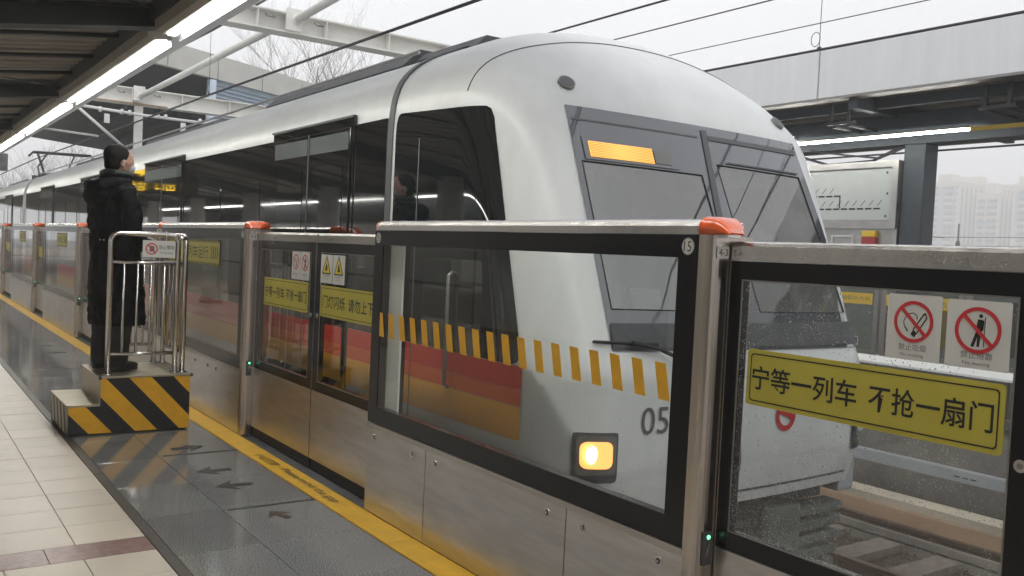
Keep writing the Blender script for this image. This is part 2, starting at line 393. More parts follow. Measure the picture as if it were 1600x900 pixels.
rows = [4.434-P_*k for k in range(1, 6)]+[4.66+P_*k for k in range(0, 28)]
cols = [.785-P_*k for k in range(0, 5)]+[.785]
xs = [(.785, 1.105)]+[(.785-P_*(k+1), .785-P_*k) for k in range(4)]
for xi, (xa, xb) in enumerate(xs):
    for yi, y in enumerate(rows):
        if abs(y+P_/2-10.05) < .3 and y > 9: pass
        tile(xa, xb, y, y+P_, 'cream_tile', 'cream_tile', z=trn.uniform(-.0006, .0006), g=.004)
for k in range(5):
    tile(1.105-.46*(k+1), 1.105-.46*k, 4.434, 4.66, 'red_stone', 'red_stone_tile', g=.003)
# the rest of the cream floor, joined
cf = MB()
def slabs(x0, x1, y0, y1):
    nx = max(1, round((x1-x0)/P_)); ny = max(1, round((y1-y0)/P_))
    for i in range(nx):
        for j in range(ny):
            a0 = x0+i*(x1-x0)/nx+.002; a1 = x0+(i+1)*(x1-x0)/nx-.002; b0 = y0+j*(y1-y0)/ny+.002; b1 = y0+(j+1)*(y1-y0)/ny-.002
            z = trn.uniform(-.0006, .0006); cf.add([(a0,b0,z),(a1,b0,z),(a1,b1,z),(a0,b1,z),(a0,b0,-.03),(a1,b0,-.03),(a1,b1,-.03),(a0,b1,-.03)], [(0,1,2,3),(4,5,1,0),(7,4,0,3),(5,6,2,1)])
slabs(-9, 1.105, -8, 2.81); slabs(-9, 1.105-5*.325-.0, 2.81, 4.434); slabs(-9, -.52, 4.66, 13.76); slabs(-9, 1.105, 13.76, 60)
cfo = cf.build('distant_tiles', 'cream_tile', plat); stuff(cfo)
# drain strip between cream tiles and granite
for k in range(20): box('drain_strip', 'drain_strip', plat, 1.108, 1.158, -8+k*3.5, -8+k*3.5+3.494, -.03, .001)
# granite slabs
ys = [4.29-.66*k for k in range(10, 0, -1)]+[4.29+.66*k for k in range(0, 40)]
for k, y in enumerate(ys):
    tile(1.161, 1.575, y, y+.66, 'granite', 'granite_slab', z=trn.uniform(-.0005, .0005), g=.003)
    tile(1.575, 2.112, y+(.04 if k % 2 else 0), y+.66+(.0 if k % 2 else .04), 'granite', 'granite_slab', z=trn.uniform(-.0005, .0005), g=.003)
gf = MB()
gf.box(1.161, 2.112, 30.8, 60, -.03, 0.0); gf.build('far_granite', 'granite', plat)
for k in range(30): 
    y = -8.0+k*2.0
    box('yellow_strip', 'yellow_paint', plat, 2.115, 2.279, y+.002, y+1.998, -.03, .0035)
box('threshold', 'dark_equipment', plat, 2.282, 2.47, -12, 60, -.03, -.004)
for y in (4.915, 6.335): box('dark_inlay_line', 'dark_inlay', plat, 1.60, 2.112, y-.012, y+.012, -.01, .0025)
for y in (2.9, 9.3, 10.9): box('dark_inlay_line', 'dark_inlay', plat, 1.60, 2.112, y-.012, y+.012, -.01, .0025)
def arrow(cx, cy, ang, m, L=.23, name='floor_arrow'):
    pts = [(-.5,-.11),(.05,-.11),(.05,-.11),(-.08,-.42),(.5,0),(-.08,.42),(.05,.11),(-.5,.11)]
    ca, sa = math.cos(ang), math.sin(ang)
    vs = [(cx+(a*ca-b*sa*1.15)*L, cy+(a*sa+b*ca*1.15)*L, .0028) for a, b in pts]
    MB().add(vs, [(0,1,6,7),(1,3,4),(1,4,6),(6,4,5)]).build(name, m, plat)
arrow(1.82, 6.53, 0.1, 'dark_inlay'); arrow(1.785, 5.81, math.pi, 'dark_inlay'); arrow(1.79, 5.41, math.pi, 'dark_inlay')
arrow(1.82, 4.71, 1.9, 'brown_inlay', L=.17)
arrow(1.80, 8.9, 0.1, 'dark_inlay'); arrow(1.80, 12.4, math.pi, 'dark_inlay'); arrow(1.80, 13.2, 0, 'dark_inlay')
mpf = lambda a, b, t: (2.197+b, -a, .0058)
text('小心空隙', 'brown_inlay', plat, mpf, -5.95, 0, .075, width=.36)
text('Please mind the gap', 'brown_inlay', plat, mpf, -5.22, 0, .075, width=.86)
# far platform
fp = struct('far_platform', MB().box(9.86, 17.2, -30, 90, -1.55, -.001), 'concrete')
for k in range(14): box('edge_slab', 'concrete_dark', fp, 9.80, 10.6, -10+k*2.5+.01, -10+k*2.5+2.49, -.12, .004)

# ================================================================== PLATFORM SCREEN DOORS
X0 = 2.28
def fixed_screen(y0, y1, label, num=None, stripes=False, notice=None, seams=(), bolts=(), plate=None, post=True, stripe_y=None):
    """fixed glass screen from y0 (near end, post) to y1"""
    t = thing('fixed_glass_screen', (X0, y0, 0), label, 'glass screen', 'fixed screens along the platform edge')
    mp = planeX(X0)
    # top rail: rounded box
    prof = [(0, 1.600), (0, 1.628), (.008, 1.642), (.024, 1.651), (.06, 1.655), (.13, 1.655), (.17, 1.648), (.19, 1.635), (.195, 1.60)]
    MB().prism([(X0+a, b) for a, b in prof], lambda a, b, tt: (a, tt, b), y0+.002, y1-.03).build('top_rail', 'steel_bright', t)
    # end cap at far end: orange ringed
    MB().prism([(X0+a*.99+.001, b+.001) for a, b in prof], lambda a, b, tt: (a, tt, b), y1-.03, y1-.018).build('end_cap', 'orange_cap', t)
    MB().prism([(X0+a*.97+.003, b-.002) for a, b in prof], lambda a, b, tt: (a, tt, b), y1-.018, y1).build('end_trim', 'steel_bright', t)
    yo0, yo1 = y0, y1
    gi0, gi1 = y0+.10, y1-.10
    fr = MB(); frame_poly(fr, (-yo1, -yo0, .515, 1.598), (-gi1, -gi0, .607, 1.518), mp, -.045, 0); fr.build('glass_frame', 'frame_black', t)
    MB().flat([(-gi1-.005, .60), (-gi0+.005, .60), (-gi0+.005, 1.522), (-gi1-.005, 1.522)], mp, -.004).build('glass_pane', 'psd_glass', t)
    box('back_frame', 'frame_black', t, X0+.12, X0+.19, y0+.0, y0+.06, .02, 1.598)
    box('back_frame', 'frame_black', t, X0+.12, X0+.19, y1-.06, y1-.0, .02, 1.598)
    box('ledge', 'steel', t, X0-.006, X0+.17, y0+.002, y1, .486, .513)
    box('back_panel', 'seam_dark', t, X0+.012, X0+.18, y0+.01, y1-.004, .012, .484)
    ed = [y0+.002]+sorted(seams)+[y1]
    for a, b in zip(ed[:-1], ed[1:]): bbox('kick_panel', 'steel_panel', t, X0-.001, X0+.011, a+.0022, b-.0022, .008, .484, b=.0015)
    if stripes: box('inner_cover', 'bright_white', t, X0+.050, X0+.062, y1-.25, y1-.105, .02, 1.598)
    for by in bolts:
        bo = MB().cyl((X0-.003, by, .437), (1, 0, 0), .0165, .006, 18).build('bolt', 'steel_bright', t)
        MB().cyl((X0-.0065, by, .437), (1, 0, 0), .010, .003, 14).build('bolt_recess', 'seam_dark', bo)
        MB().cyl((X0-.0085, by, .437), (1, 0, 0), .0055, .003, 10).build('bolt_pin', 'steel_bright', bo)
    if stripes:
        y = stripe_y
        while y > gi0+.01:
            a = -y
            sy = .5
            MB().prism([(max(a-.055, -gi1), 1.142), (a-.000, 1.140), (min(a+.030, -gi0), 1.008), (a-.026, 1.010)], mp, .0005, .0016).build('hazard_stripe', 'hazard_yellow', t)
            y -= .1225
    if num:
        for yy in (y0+.055, y1-.045):
            d = MB().disc((-yy, 1.557), .030, mp, .002).build('number_disc', 'sticker_white', t)
            MB().ring((-yy, 1.557), .027, .0285, mp, .003).build('disc_ring', 'ink', d)
            text(num, 'ink', d, mp, -yy, 1.557, .036, width=.034, t=.0035)
    if notice:
        n0, n1 = notice
        nb = MB().flat([(-n1, 1.285), (-n0, 1.285), (-n0, 1.50), (-n1, 1.50)], mp, .002).build('notice_band', 'yellow_sticker', t)
        th = MB(); k = n0
        while k < n1-.04:
            for zz in (1.285, 1.478): th.flat([(-k-.055, zz), (-k-.02, zz), (-k-.005, zz+.022), (-k-.04, zz+.022)], mp, .0035)
            k += .07
        th.build('hazard_edge', 'ink', nb)
        if n1-n0 > .7:
            text('列车运行', 'ink', nb, mp, -(n0+.62), 1.393, .11, width=.62, t=.0035)
            ch = MB()
            for j in range(4):
                a = -(n0+.24)+j*.055; ch.flat([(a, 1.34), (a+.02, 1.34), (a+.05, 1.393), (a+.02, 1.446), (a, 1.446), (a+.03, 1.393)], mp, .0035)
            ch.build('chevrons', 'ink', nb)
        else:
            MB().flat([(-n1+.10, 1.35), (-n0-.10, 1.35), (-n0-.10, 1.43), (-n1+.10, 1.43)], mp, .0034).build('band_text', 'ink_grey', nb)
    # post at the near end, rounded front corner
    yb = y0; ya = y0-.065
    prof = []
    for k in range(7):
        a = math.pi/2*k/6; prof.append((X0-.006+.045*(1-math.cos(a)), ya+.045*(1-math.sin(a))))
    prof = [(X0-.006, yb)]+prof+[(X0+.19, ya), (X0+.19, yb)]
    pm = MB(); n = len(prof); pm.prism(prof, lambda a, b, tt: (a, b, tt), .004, 1.598); pm.build('post', 'steel_post', t)
    # orange cap, sloping nose beyond the post
    cap = MB(); sec = []
    for k in range(9):
        q = k/8; yy = yb+.004-q*.130
        h = .058*(1-q**2.6)+.006; wd0 = X0-.008+.012*q**3; wd1 = X0+.198-.125*q**1.3
        W_ = wd1-wd0; ring_ = [(wd0, 0), (wd0, h*.45), (wd0+.06*W_, h*.78), (wd0+.17*W_, h*.95), (wd0+.4*W_, h), (wd1-.25*W_, h), (wd1-.08*W_, h*.85), (wd1, h*.5), (wd1, 0)]
        sec.append([(a, yy, 1.600+b) for a, b in ring_])
    m = len(sec[0]); vs = [v for r_ in sec for v in r_]; fs = []
    for k in range(8):
        for j in range(m): fs.append((k*m+j, k*m+(j+1) % m, (k+1)*m+(j+1) % m, (k+1)*m+j))
    fs.append(tuple(range(m))); fs.append(tuple(8*m+j for j in range(m-1, -1, -1)))
    cap.add(vs, fs, True); cap.build('orange_cap', 'orange_cap', t)
    box('cap_lip', 'steel_bright', t, X0+.01, X0+.075, ya-.045, ya+.01, 1.592, 1.5995)
    # label plate and status lamp on the side face
    mps = lambda a, b, tt: (a, ya-tt, b)
    if plate:
        lp = MB().prism(rrect(2.293, 2.350, 1.520, 1.562, .006), mps, .0005, .003).build('label_plate', 'sticker_white', t)
        text(plate, 'ink', lp, mps, 2.3215, 1.541, .024, width=.043, t=.0036)
    ip = MB().prism(rrect(2.300, 2.345, .47, .585, .004), mps, .0005, .004).build('indicator_plate', 'dark_equipment', t)
    MB().cyl((2.326, ya-.005, .567), (0, 1, 0), .0075, .004, 12).build('status_lamp', 'led_green', ip)
    MB().tube([(2.318, ya-.006, .50), (2.325, ya-.006, .53), (2.338, ya-.006, .545)], .002, 6).build('key_slot', 'steel_bright', ip)
    return t
fixed_screen(2.133, 4.60, 'large nearest glass screen with slanted yellow dashes and number 15', num='15', stripes=True,
             seams=(2.777, 3.925), bolts=(4.50, 4.06, 3.82, 2.90, 2.665, 2.245), plate='4-3', stripe_y=4.47)
fixed_screen(6.83, 9.40, 'fixed glass screen behind the guard stand with yellow warning band', num='17', notice=(7.45, 9.1),
             seams=(7.40, 8.5), bolts=(7.43, 7.66, 8.04), plate='4-4')
fixed_screen(9.47, 11.95, 'fixed glass screen hidden mostly behind the guard in black', num='19', seams=(10.6,))
fixed_screen(14.15, 17.25, 'fixed glass screen left of the guard with small square yellow notice', notice=(15.0, 15.9), seams=(15.5,), plate='4-5')
fixed_screen(18.75, 22.0, 'second farthest fixed screen with an orange cap at the left edge', notice=(19.8, 20.7), seams=(20.2,), plate='4-6')
fixed_screen(24.1, 27.3, 'farthest fixed glass screen at the left edge of the view', seams=(25.5,))
fixed_screen(-2.57, -.10, 'fixed glass screen beyond the right edge of the picture', seams=(-1.3,), plate='4-2')
fixed_screen(28.8, 33.0, 'remote fixed glass screen near the end of the platform', seams=(30.5,))

XL = 2.36
mpl = planeX(XL)
def sign_panel(parent, a0, a1, b0, b1, kind, big):
    s = MB().prism(rrect(a0, a1, b0, b1, .006), mpl, .0006, .0014).build('safety_sign', 'sticker_white', parent)
    ca = (a0+a1)/2; w_ = a1-a0; T = .002
    if kind in ('smoke', 'lean'):
        cb = b1-.058*(b1-b0)/.188-.008; r = .37*w_*.98
        cb = b1-.017-r
        if kind == 'smoke':
            mp2 = lambda a, b, t: mpl(ca+a*r, cb+b*r, t)
            MB().flat([(-.12,-.60),(.08,-.75),(.20,-.55),(.02,-.36)], mp2, T).build('pictogram', 'ink', s)
            k = MB(); k.flat([(-.02,-.36),(.03,-.40),(.50,.32),(.44,.36)], mp2, T); k.flat([(.16,-.53),(.21,-.57),(.70,.22),(.64,.26)], mp2, T)
            k.flat([(.44,.36),(.50,.32),(.58,.36),(.62,.20),(.68,.24),(.60,.46),(.50,.44)], mp2, T)
            prev = [(-.44,-.28),(-.5,-.02),(-.40,.22),(-.22,.38),(-.02,.42),(.16,.30),(.18,.12)]
            for (x0, y0), (x1, y1) in zip(prev[:-1], prev[1:]):
                d = math.hypot(x1-x0, y1-y0); nx, ny = -(y1-y0)/d*.022, (x1-x0)/d*.022
                k.flat([(x0-nx,y0-ny),(x1-nx,y1-ny),(x1+nx,y1+ny),(x0+nx,y0+ny)], mp2, T)
            k.flat([(-.48,-.22),(-.40,-.24),(-.24,-.46),(-.30,-.50)], mp2, T)
            k.build('pictogram', 'ink', s)
        else:
            mp2 = lambda a, b, t: mpl(ca+a*r, cb+b*r, t)
            k = MB(); k.disc((.10, .62), .085, mp2, T, 14)
            k.flat([(-.02,.48),(.20,.46),(.24,.10),(.14,-.10),(-.06,-.02),(-.06,.22)], mp2, T)
            k.flat([(-.06,.0),(.06,-.08),(-.14,-.72),(-.28,-.70)], mp2, T)
            k.flat([(.0,-.06),(.14,-.08),(.10,-.70),(-.02,-.70)], mp2, T)
            k.flat([(.18,.44),(.25,.42),(.22,.0),(.15,.02)], mp2, T)
            k.flat([(.27,.58),(.31,.58),(.30,-.70),(.26,-.70)], mp2, T); k.build('pictogram', 'ink', s)
        mb = MB(); mb.ring((ca, cb), r*.83, r, mpl, T+.0006)
        c = math.cos(math.radians(135)); q = .085*r; e = r*.86
        mb.flat([(ca-e*.707-q*.7, cb+e*.707-q*.7), (ca-e*.707+q*.7, cb+e*.707+q*.7), (ca+e*.707+q*.7, cb-e*.707+q*.7), (ca+e*.707-q*.7, cb-e*.707-q*.7)], mpl, T+.0009)
        mb.build('red_ring', 'ink_red', s)
        zh = {'smoke': '禁止吸烟', 'lean': '禁止倚靠'}[kind]; en = {'smoke': 'No smoking', 'lean': 'No leaning'}[kind]
        text(zh, 'ink_grey', s, mpl, ca, b0+.036, .019, width=w_*.50, t=T)
        text(en, 'ink_grey', s, mpl, ca, b0+.014, .0105, width=w_*.43, t=T)
    else:
        cb = b1-.075; r = w_*.40
        MB().flat([(ca-r, cb-r*.72), (ca+r, cb-r*.72), (ca, cb+r*1.05)], mpl, T).build('triangle', 'ink', s)
        MB().flat([(ca-r*.78, cb-r*.60), (ca+r*.78, cb-r*.60), (ca, cb+r*.78)], mpl, T+.0005).build('triangle_fill', 'ink_yellow', s)
        k = MB()
        if kind == 'hand': k.flat([(ca-r*.3, cb-r*.4), (ca+r*.1, cb-r*.45), (ca+r*.3, cb-r*.1), (ca-r*.02, cb+r*.3), (ca-.1*r, cb)], mpl, T+.001)
        else: k.flat([(ca-r*.25, cb-r*.45), (ca+r*.35, cb-r*.45), (ca+r*.2, cb), (ca+r*.05, cb+r*.35), (ca-r*.1, cb+.1*r)], mpl, T+.001)
        k.build('pictogram', 'ink', s)
        text('当心夹手', 'ink_grey', s, mpl, ca, b0+.048, .017, width=w_*.6, t=T)
        text('Caution', 'ink_grey', s, mpl, ca, b0+.028, .008, width=w_*.4, t=T)
    return s
def yellow_notice(parent, a0, a1, b0, b1, s, ta=None, tw=None, th=.075, gap=None):
    n = MB().prism(rrect(a0, a1, b0, b1, .014), mpl, .0006, .0020).build('yellow_notice', 'yellow_sticker', parent)
    fr = MB(); i = .014; o = rrect(a0+i, a1-i, b0+i, b1-i, .012); q = rrect(a0+i+.004, a1-i-.004, b0+i+.004, b1-i-.004, .010); m = len(o)
    fr.add([mpl(a, b, .0026) for a, b in o]+[mpl(a, b, .0026) for a, b in q], [(k, (k+1) % m, m+(k+1) % m, m+k) for k in range(m)])
    fr.build('border_line', 'ink', n)
    for st_, x0, x1 in s: text(st_, 'ink', n, mpl, (x0+x1)/2, (b0+b1)/2, th, width=x1-x0, t=.0026, bold=.012)
    return n
def leaf(y0, y1, label, s0=.083, s1=.083, wet=False):
    t = thing('sliding_screen_door', (XL, y0, 0), label, 'sliding door', 'sliding door leaves along the platform edge')
    prof = [(0, 1.517), (0, 1.565), (.006, 1.576), (.016, 1.580), (.034, 1.580), (.042, 1.575), (.045, 1.565), (.045, 1.517)]
    MB().prism([(XL-.002+a, b) for a, b in prof], lambda a, b, tt: (a, tt, b), y0+.004, y1-.004).build('top_cap', 'steel_bright' if wet else 'steel', t)
    fr = MB(); frame_poly(fr, (-y1+.003, -y0-.003, .534, 1.515), (-y1+s1, -y0-s0, .598, 1.453), mpl, -.038, 0); fr.build('door_frame', 'frame_black', t)
    MB().flat([(-y1+s1-.005, .593), (-y0-s0+.005, .593), (-y0-s0+.005, 1.458), (-y1+s1-.005, 1.458)], mpl, -.003).build('glass_pane', 'wet_glass' if wet else 'psd_glass', t)
    bd = MB(); a0, a1 = -y1+s1, -y0-s0
    frame_poly(bd, (a0-.001, a1+.001, .597, 1.454), (a0+.004, a1-.004, .602, 1.449), mpl, -.002, .0012); bd.build('glazing_bead', 'steel_dull', t)
    bbox('lower_panel', 'steel_panel', t, XL, XL+.038, y0+.004, y1-.004, .075, .531, b=.003)
    box('bottom_seal', 'rubber', t, XL+.008, XL+.03, y0+.01, y1-.01, .005, .074)
    for e in (y0, y1): box('edge_trim', 'steel_bright', t, XL-.002, XL+.036, min(e, e+(.004 if e == y0 else -.004)), max(e, e+(.004 if e == y0 else -.004)), .075, 1.515)
    return t
# near wet leaf
lf = leaf(1.019, 2.064, 'nearest sliding door with rain drops and two white prohibition signs', s0=.092, s1=.054, wet=True)
yellow_notice(lf, -1.966, -1.129, 1.042, 1.227, [('宁等一列车', -1.944, -1.555), ('不抢一扇门', -1.516, -1.156)], th=.080)
sign_panel(lf, -1.473, -1.312, 1.258, 1.4415, 'smoke', True); sign_panel(lf, -1.297, -1.127, 1.257, 1.438, 'lean', True)
def lbolt(p, y, z=1.028):
    MB().cyl((XL-.003, y, z), (1, 0, 0), .0165, .006, 18).build('door_bolt', 'steel_bright', p)
    MB().cyl((XL-.0065, y, z), (1, 0, 0), .008, .003, 12).build('bolt_recess', 'steel_dull', p)
lbolt(lf, 1.081)
# second wet leaf beside it (outside the frame)
lf2 = leaf(-.09, 1.014, 'sliding door leaf just past the right edge of the picture', wet=True); lbolt(lf2, .955)
# raindrops on the wet glass, its cap, and the big screen
dr = MB(); rr = random.Random(5)
def drop(mb, fx, y, z, s, ax='x'):
    n = 6; vs = []
    for k in range(n):
        a = 2*math.pi*k/n
        if ax == 'x': vs.append((fx, y+math.cos(a)*s, z+math.sin(a)*s*1.15))
        else: vs.append((fx+math.cos(a)*s, y+math.sin(a)*s, z))
    vs.append((fx-s*.55, y, z) if ax == 'x' else (fx, y, z+s*.5)); mb.add(vs, [(k, (k+1) % n, n) for k in range(n)], True)
for k in range(11000):
    y = rr.uniform(1.115, 2.005); z = .605+(.84)*rr.random()**1.6
    if math.sin(y*9+math.sin(z*7)*2)+math.sin(z*11+y*3) < rr.uniform(-1.6, .6): continue
    drop(dr, XL+.0025, y, z, rr.choice((.0008, .0010, .0012, .0012, .0016, .0022)))
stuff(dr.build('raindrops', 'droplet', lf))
dr = MB()
for k in range(420):
    y = rr.uniform(1.03, 2.06); drop(dr, XL-.0018, y, rr.uniform(1.525, 1.565), rr.choice((.0012, .0018, .0025)))
    drop(dr, rr.uniform(XL+.012, XL+.035), rr.uniform(1.03, 2.06), 1.5802, rr.choice((.0015, .0025, .0035)), 'z')
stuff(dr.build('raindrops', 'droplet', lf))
dr = MB()
for k in range(260):
    y = rr.uniform(2.24, 4.45); drop(dr, X0+.0035, y, .61+.5*rr.random()**2, rr.choice((.0010, .0014, .002)))
for k in range(420):
    y = rr.uniform(2.15, 4.5); drop(dr, rr.uniform(X0+.02, X0+.12), y, 1.654, rr.choice((.0015, .0025, .0035)), 'z')
    if k % 3 == 0: drop(dr, X0-.0003, y, rr.uniform(1.612, 1.632), rr.choice((.0012, .002)))
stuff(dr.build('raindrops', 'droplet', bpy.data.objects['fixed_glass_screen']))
# far opening leaves
la = leaf(5.622, 6.762, 'left leaf of the closed door pair with two red ring signs', s1=.07)
sign_panel(la, -6.046, -5.895, 1.256, 1.448, 'smoke', False); sign_panel(la, -5.885, -5.729, 1.256, 1.448, 'lean', False)
yellow_notice(la, -6.587, -5.739, 1.037, 1.244, [('宁等一列车', -6.558, -6.173), ('不抢一扇门', -6.134, -5.768)], th=.083); lbolt(la, 5.672, 1.03)
lb = leaf(4.61, 5.614, 'right leaf of the closed door pair with two yellow triangle signs')
sign_panel(lb, -5.534, -5.354, 1.256, 1.4415, 'hand', False); sign_panel(lb, -5.344, -5.164, 1.256, 1.4415, 'pinch', False)
yellow_notice(lb, -5.520, -4.620, 1.037, 1.239, [('门灯闪烁', -5.48, -5.139), ('请勿上下车', -5.09, -4.65)], th=.083); lbolt(lb, 5.565, 1.03)
for k, (a, b, c, nm) in enumerate(((12.0, 13.05, 14.08, 'guard'), (17.27, 18.0, 18.68, 'small notice screen'), (22.02, 23.05, 24.03, 'far end'))):
    for j, (p, q) in enumerate(((a, b), (b+.005, c))):
        l_ = leaf(p, q, ('%s leaf of the sliding door pair ' % ('near' if j == 0 else 'far'))+('hidden behind the guard' if k == 0 else 'between the two distant orange capped screens' if k == 1 else 'at the far left end of the platform'))
        if k: 
            n_ = MB().prism([(-q+.12, 1.04), (-p-.12, 1.03), (-p-.12, 1.23), (-q+.12, 1.23)], mpl, .001, .002).build('yellow_notice', 'yellow_sticker', l_)

# ================================================================== CANOPIES AND GIRDERS
can = thing('platform_canopy', (0, 8, 3), 'dark underside of the near platform canopy with ribbed metal roof sheets', 'canopy')
def deckz(x): return 3.36-.142*max(0, 1.8-max(x, -2.2)) if x < 1.8 else 3.36+.10*(x-1.8)
deck = MB(); nyc = 0
xsx = [-9, -6, -2.2, -1, 0, 1, 1.79]
# corrugated sheet: trapezoid ribs running along X, repeated along Y
yy = -10.0; prof = []
while yy < 62:
    prof += [(yy, 0), (yy+.10, 0), (yy+.125, .035), (yy+.225, .035)]; yy += .25
vs = []; fs = []
for x in xsx:
    for y, h in prof: vs.append((x, y, deckz(x)+h))
n = len(prof)
for i in range(len(xsx)-1):
    for j in range(n-1): fs.append((i*n+j, i*n+j+1, (i+1)*n+j+1, (i+1)*n+j))
deck.add(vs, fs); stuff(deck.build('roof_sheet', 'canopy_deck', can))
# top skin so light does not come through
box('roof_skin', 'canopy_beam', can, -9, 2.6, -10, 62, 3.60, 3.66)
beamY = [-6.5, -1.8, 2.9, 7.6, 12.3, 17.0, 21.7, 26.4, 31.1, 35.8]
for y in beamY:
    m = MB()
    xl = [-9, -2.2, 1.76]
    for k in range(2):
        xa, xb = xl[k], xl[k+1]
        za, zb = deckz(xa)-.02, deckz(xb)-.02
        d0, d1 = .24, .17
        for (w0, t0, t1) in ((.10, 0, 1), ):
            # web
            m.add([(xa,y-.012,za-d0),(xb,y-.012,zb-d1),(xb,y-.012,zb),(xa,y-.012,za),(xa,y+.012,za-d0),(xb,y+.012,zb-d1),(xb,y+.012,zb),(xa,y+.012,za)],
                  [(0,1,2,3),(7,6,5,4),(0,4,5,1),(3,2,6,7),(1,5,6,2),(0,3,7,4)])
            for dz0, dz1 in ((d0, d1), (.014, .014)):
                m.add([(xa,y-.09,za-dz0),(xb,y-.09,zb-dz1),(xb,y+.09,zb-dz1),(xa,y+.09,za-dz0),(xa,y-.09,za-dz0+.014),(xb,y-.09,zb-dz1+.014),(xb,y+.09,zb-dz1+.014),(xa,y+.09,za-dz0+.014)],
                      [(0,3,2,1),(4,5,6,7),(0,1,5,4),(1,2,6,5),(2,3,7,6),(3,0,4,7)])
    m.build('roof_beam', 'canopy_beam', can)
for y in beamY[:-1]:
    for dy in (1.15, 2.35, 3.55):
        box('purlin_rod', 'canopy_beam', can, -2.1, 1.72, y+dy-.018, y+dy+.018, 3.0-.0, 3.03) if False else MB().tube([(-2.1, y+dy, deckz(-2.1)-.05), (1.74, y+dy, deckz(1.74)-.05)], .022, 6).build('purlin', 'canopy_beam', can)
    MB().tube([(-2.0, y+.12, deckz(-2.0)-.09), (1.72, y+4.5, deckz(1.72)-.09)], .009, 5).build('brace_rod', 'canopy_beam', can)
# edge box beam (dark) above the lights, inner face of the white fascia
box('edge_beam', 'canopy_beam', can, 1.70, 1.80, -10, 62, 3.215, 3.38)
for k in range(15):
    y0 = -10+k*4.7+.3
    f = box('fascia_panel', 'fascia', can, 2.585, 2.62, y0+.006, y0+4.694, 3.60, 4.2)
box('fascia_flange', 'fascia', can, 2.40, 2.62, -9.7, 60, 3.575, 3.598)
sf = MB(); sf.add([(1.80,-10,3.30),(2.40,-10,3.58),(2.40,60,3.58),(1.80,60,3.30),(1.80,-10,3.33),(2.40,-10,3.61),(2.40,60,3.61),(1.80,60,3.33)], [(0,1,2,3),(7,6,5,4),(0,3,7,4),(1,5,6,2)])
sf.build('edge_soffit', 'fascia', can)
# strip lights: one thing per bay
nm = ['nearest', 'second', 'third', 'fourth', 'fifth', 'sixth', 'seventh', 'eighth']
fx = None
for k, y in enumerate(beamY[1:9]):
    lab = 'long white strip light in the %s canopy bay' % ['rear', 'overhead', 'nearest visible', 'second visible', 'third visible', 'fourth visible', 'fifth visible', 'farthest'][k]
    if fx is None:
        fx = thing('strip_light', (1.8, y, 3.15), lab, 'strip light', 'strip lights along the canopy edge')
        hs = MB(); hs.prism([(1.715, 3.205), (1.725, 3.125), (1.775, 3.105), (1.900, 3.122), (1.910, 3.14), (1.910, 3.205)], lambda a, b, tt: (a, tt, b), y+.12, y+4.58); hs.build('housing', 'fixture', fx)
        rl_ = MB(); rl_.prism([(1.902, 3.128), (1.910, 3.068), (1.916, 3.068), (1.908, 3.13)], lambda a, b, tt: (a, tt, b), y+.12, y+4.58); rl_.build('light_block_lip', 'canopy_beam', fx)  # dark lip added to keep tube light off the train shoulder
        for q in range(4):
            yq = y+.14+q*1.105
            d = MB(); d.prism([(1.815, 3.111), (1.875, 3.1185), (1.873, 3.106), (1.817, 3.098)], lambda a, b, tt: (a, tt, b), yq+.006, yq+1.095); d.build('tube', 'tube_light', fx)
        for q in range(3): box('hanger', 'canopy_beam', fx, 1.84, 1.87, y+.6+q*1.7, y+.63+q*1.7, 3.206, 3.34)
    else: dup(fx, (1.8, y, 3.15), lab)
# cross girders over the tracks
def girder(y, zb, zt, label, x0=2.62, x1=9.6, rust=False):
    t = thing('cross_girder', (x0, y, zb), label, 'steel girder', 'white girders across the tracks')
    m = MB(); f = .15; tk = .022
    m.prism([(-f,zb),(f,zb),(f,zb+tk),(.012,zb+tk),(.012,zt-tk),(f,zt-tk),(f,zt),(-f,zt),(-f,zt-tk),(-.012,zt-tk),(-.012,zb+tk),(-f,zb+tk)], lambda a, b, tt: (tt, y+a, b), x0, x1)
    m.build('beam', 'girder', t)
    for k in range(7): box('stiffener', 'girder', t, x0+.5+k*1.0, x0+.512+k*1.0, y-.148, y-.014, zb+.024, zt-.024)
    if rust: box('rust_streak', 'rust', t, x0+.05, x0+2.2, y-.152, y-.148, zb-.002, zb+.024)
    return t
GY1, GY2 = 12.3, 19.8
g1 = girder(GY1, 4.43, 4.71, 'near white steel girder crossing above the train roof')
g2 = girder(GY2, 4.21, 4.54, 'far white steel girder with rust stained lower flange', rust=True)
girder(-1.8, 4.43, 4.71, 'white steel girder behind the camera')
for g_, xx in ((g1, 4.62), (g2, 4.25)):
    yy_ = GY1 if g_ is g1 else GY2; zz_ = 4.6 if g_ is g1 else 4.42
    box('gusset', 'girder', g_, xx-.11, xx+.11, yy_-.19, yy_-.155, zz_-.14, zz_+.16)
    for s_ in (-.35, .35):
        cl = MB().tube([(xx+s_-.05, yy_-.18, zz_+.02), (xx+s_-.05, yy_-.26, zz_-.02), (xx+s_+.05, yy_-.26, zz_-.02), (xx+s_+.05, yy_-.18, zz_+.02)], .014, 6).build('clamp', 'steel_dull', g_)
def pipe(p, q, label, r=.055):
    o = thing('bracing_pipe', p, label, 'steel pipe', 'white round bracing pipes'); MB().tube([p, q], r, 12).build('pipe', 'girder', o)
    for e in (p, q): MB().ell(e, (r*1.3,)*3, 10, 6).build('end_socket', 'girder', o)
pipe((4.66, GY1-.2, 4.62), (4.35, 4.0, 4.62+.02), 'white pipe running from near girder up out of the picture')
pipe((4.50, GY1+.2, 4.55), (4.28, GY2-.2, 4.38), 'white pipe running between the two crossing girders')
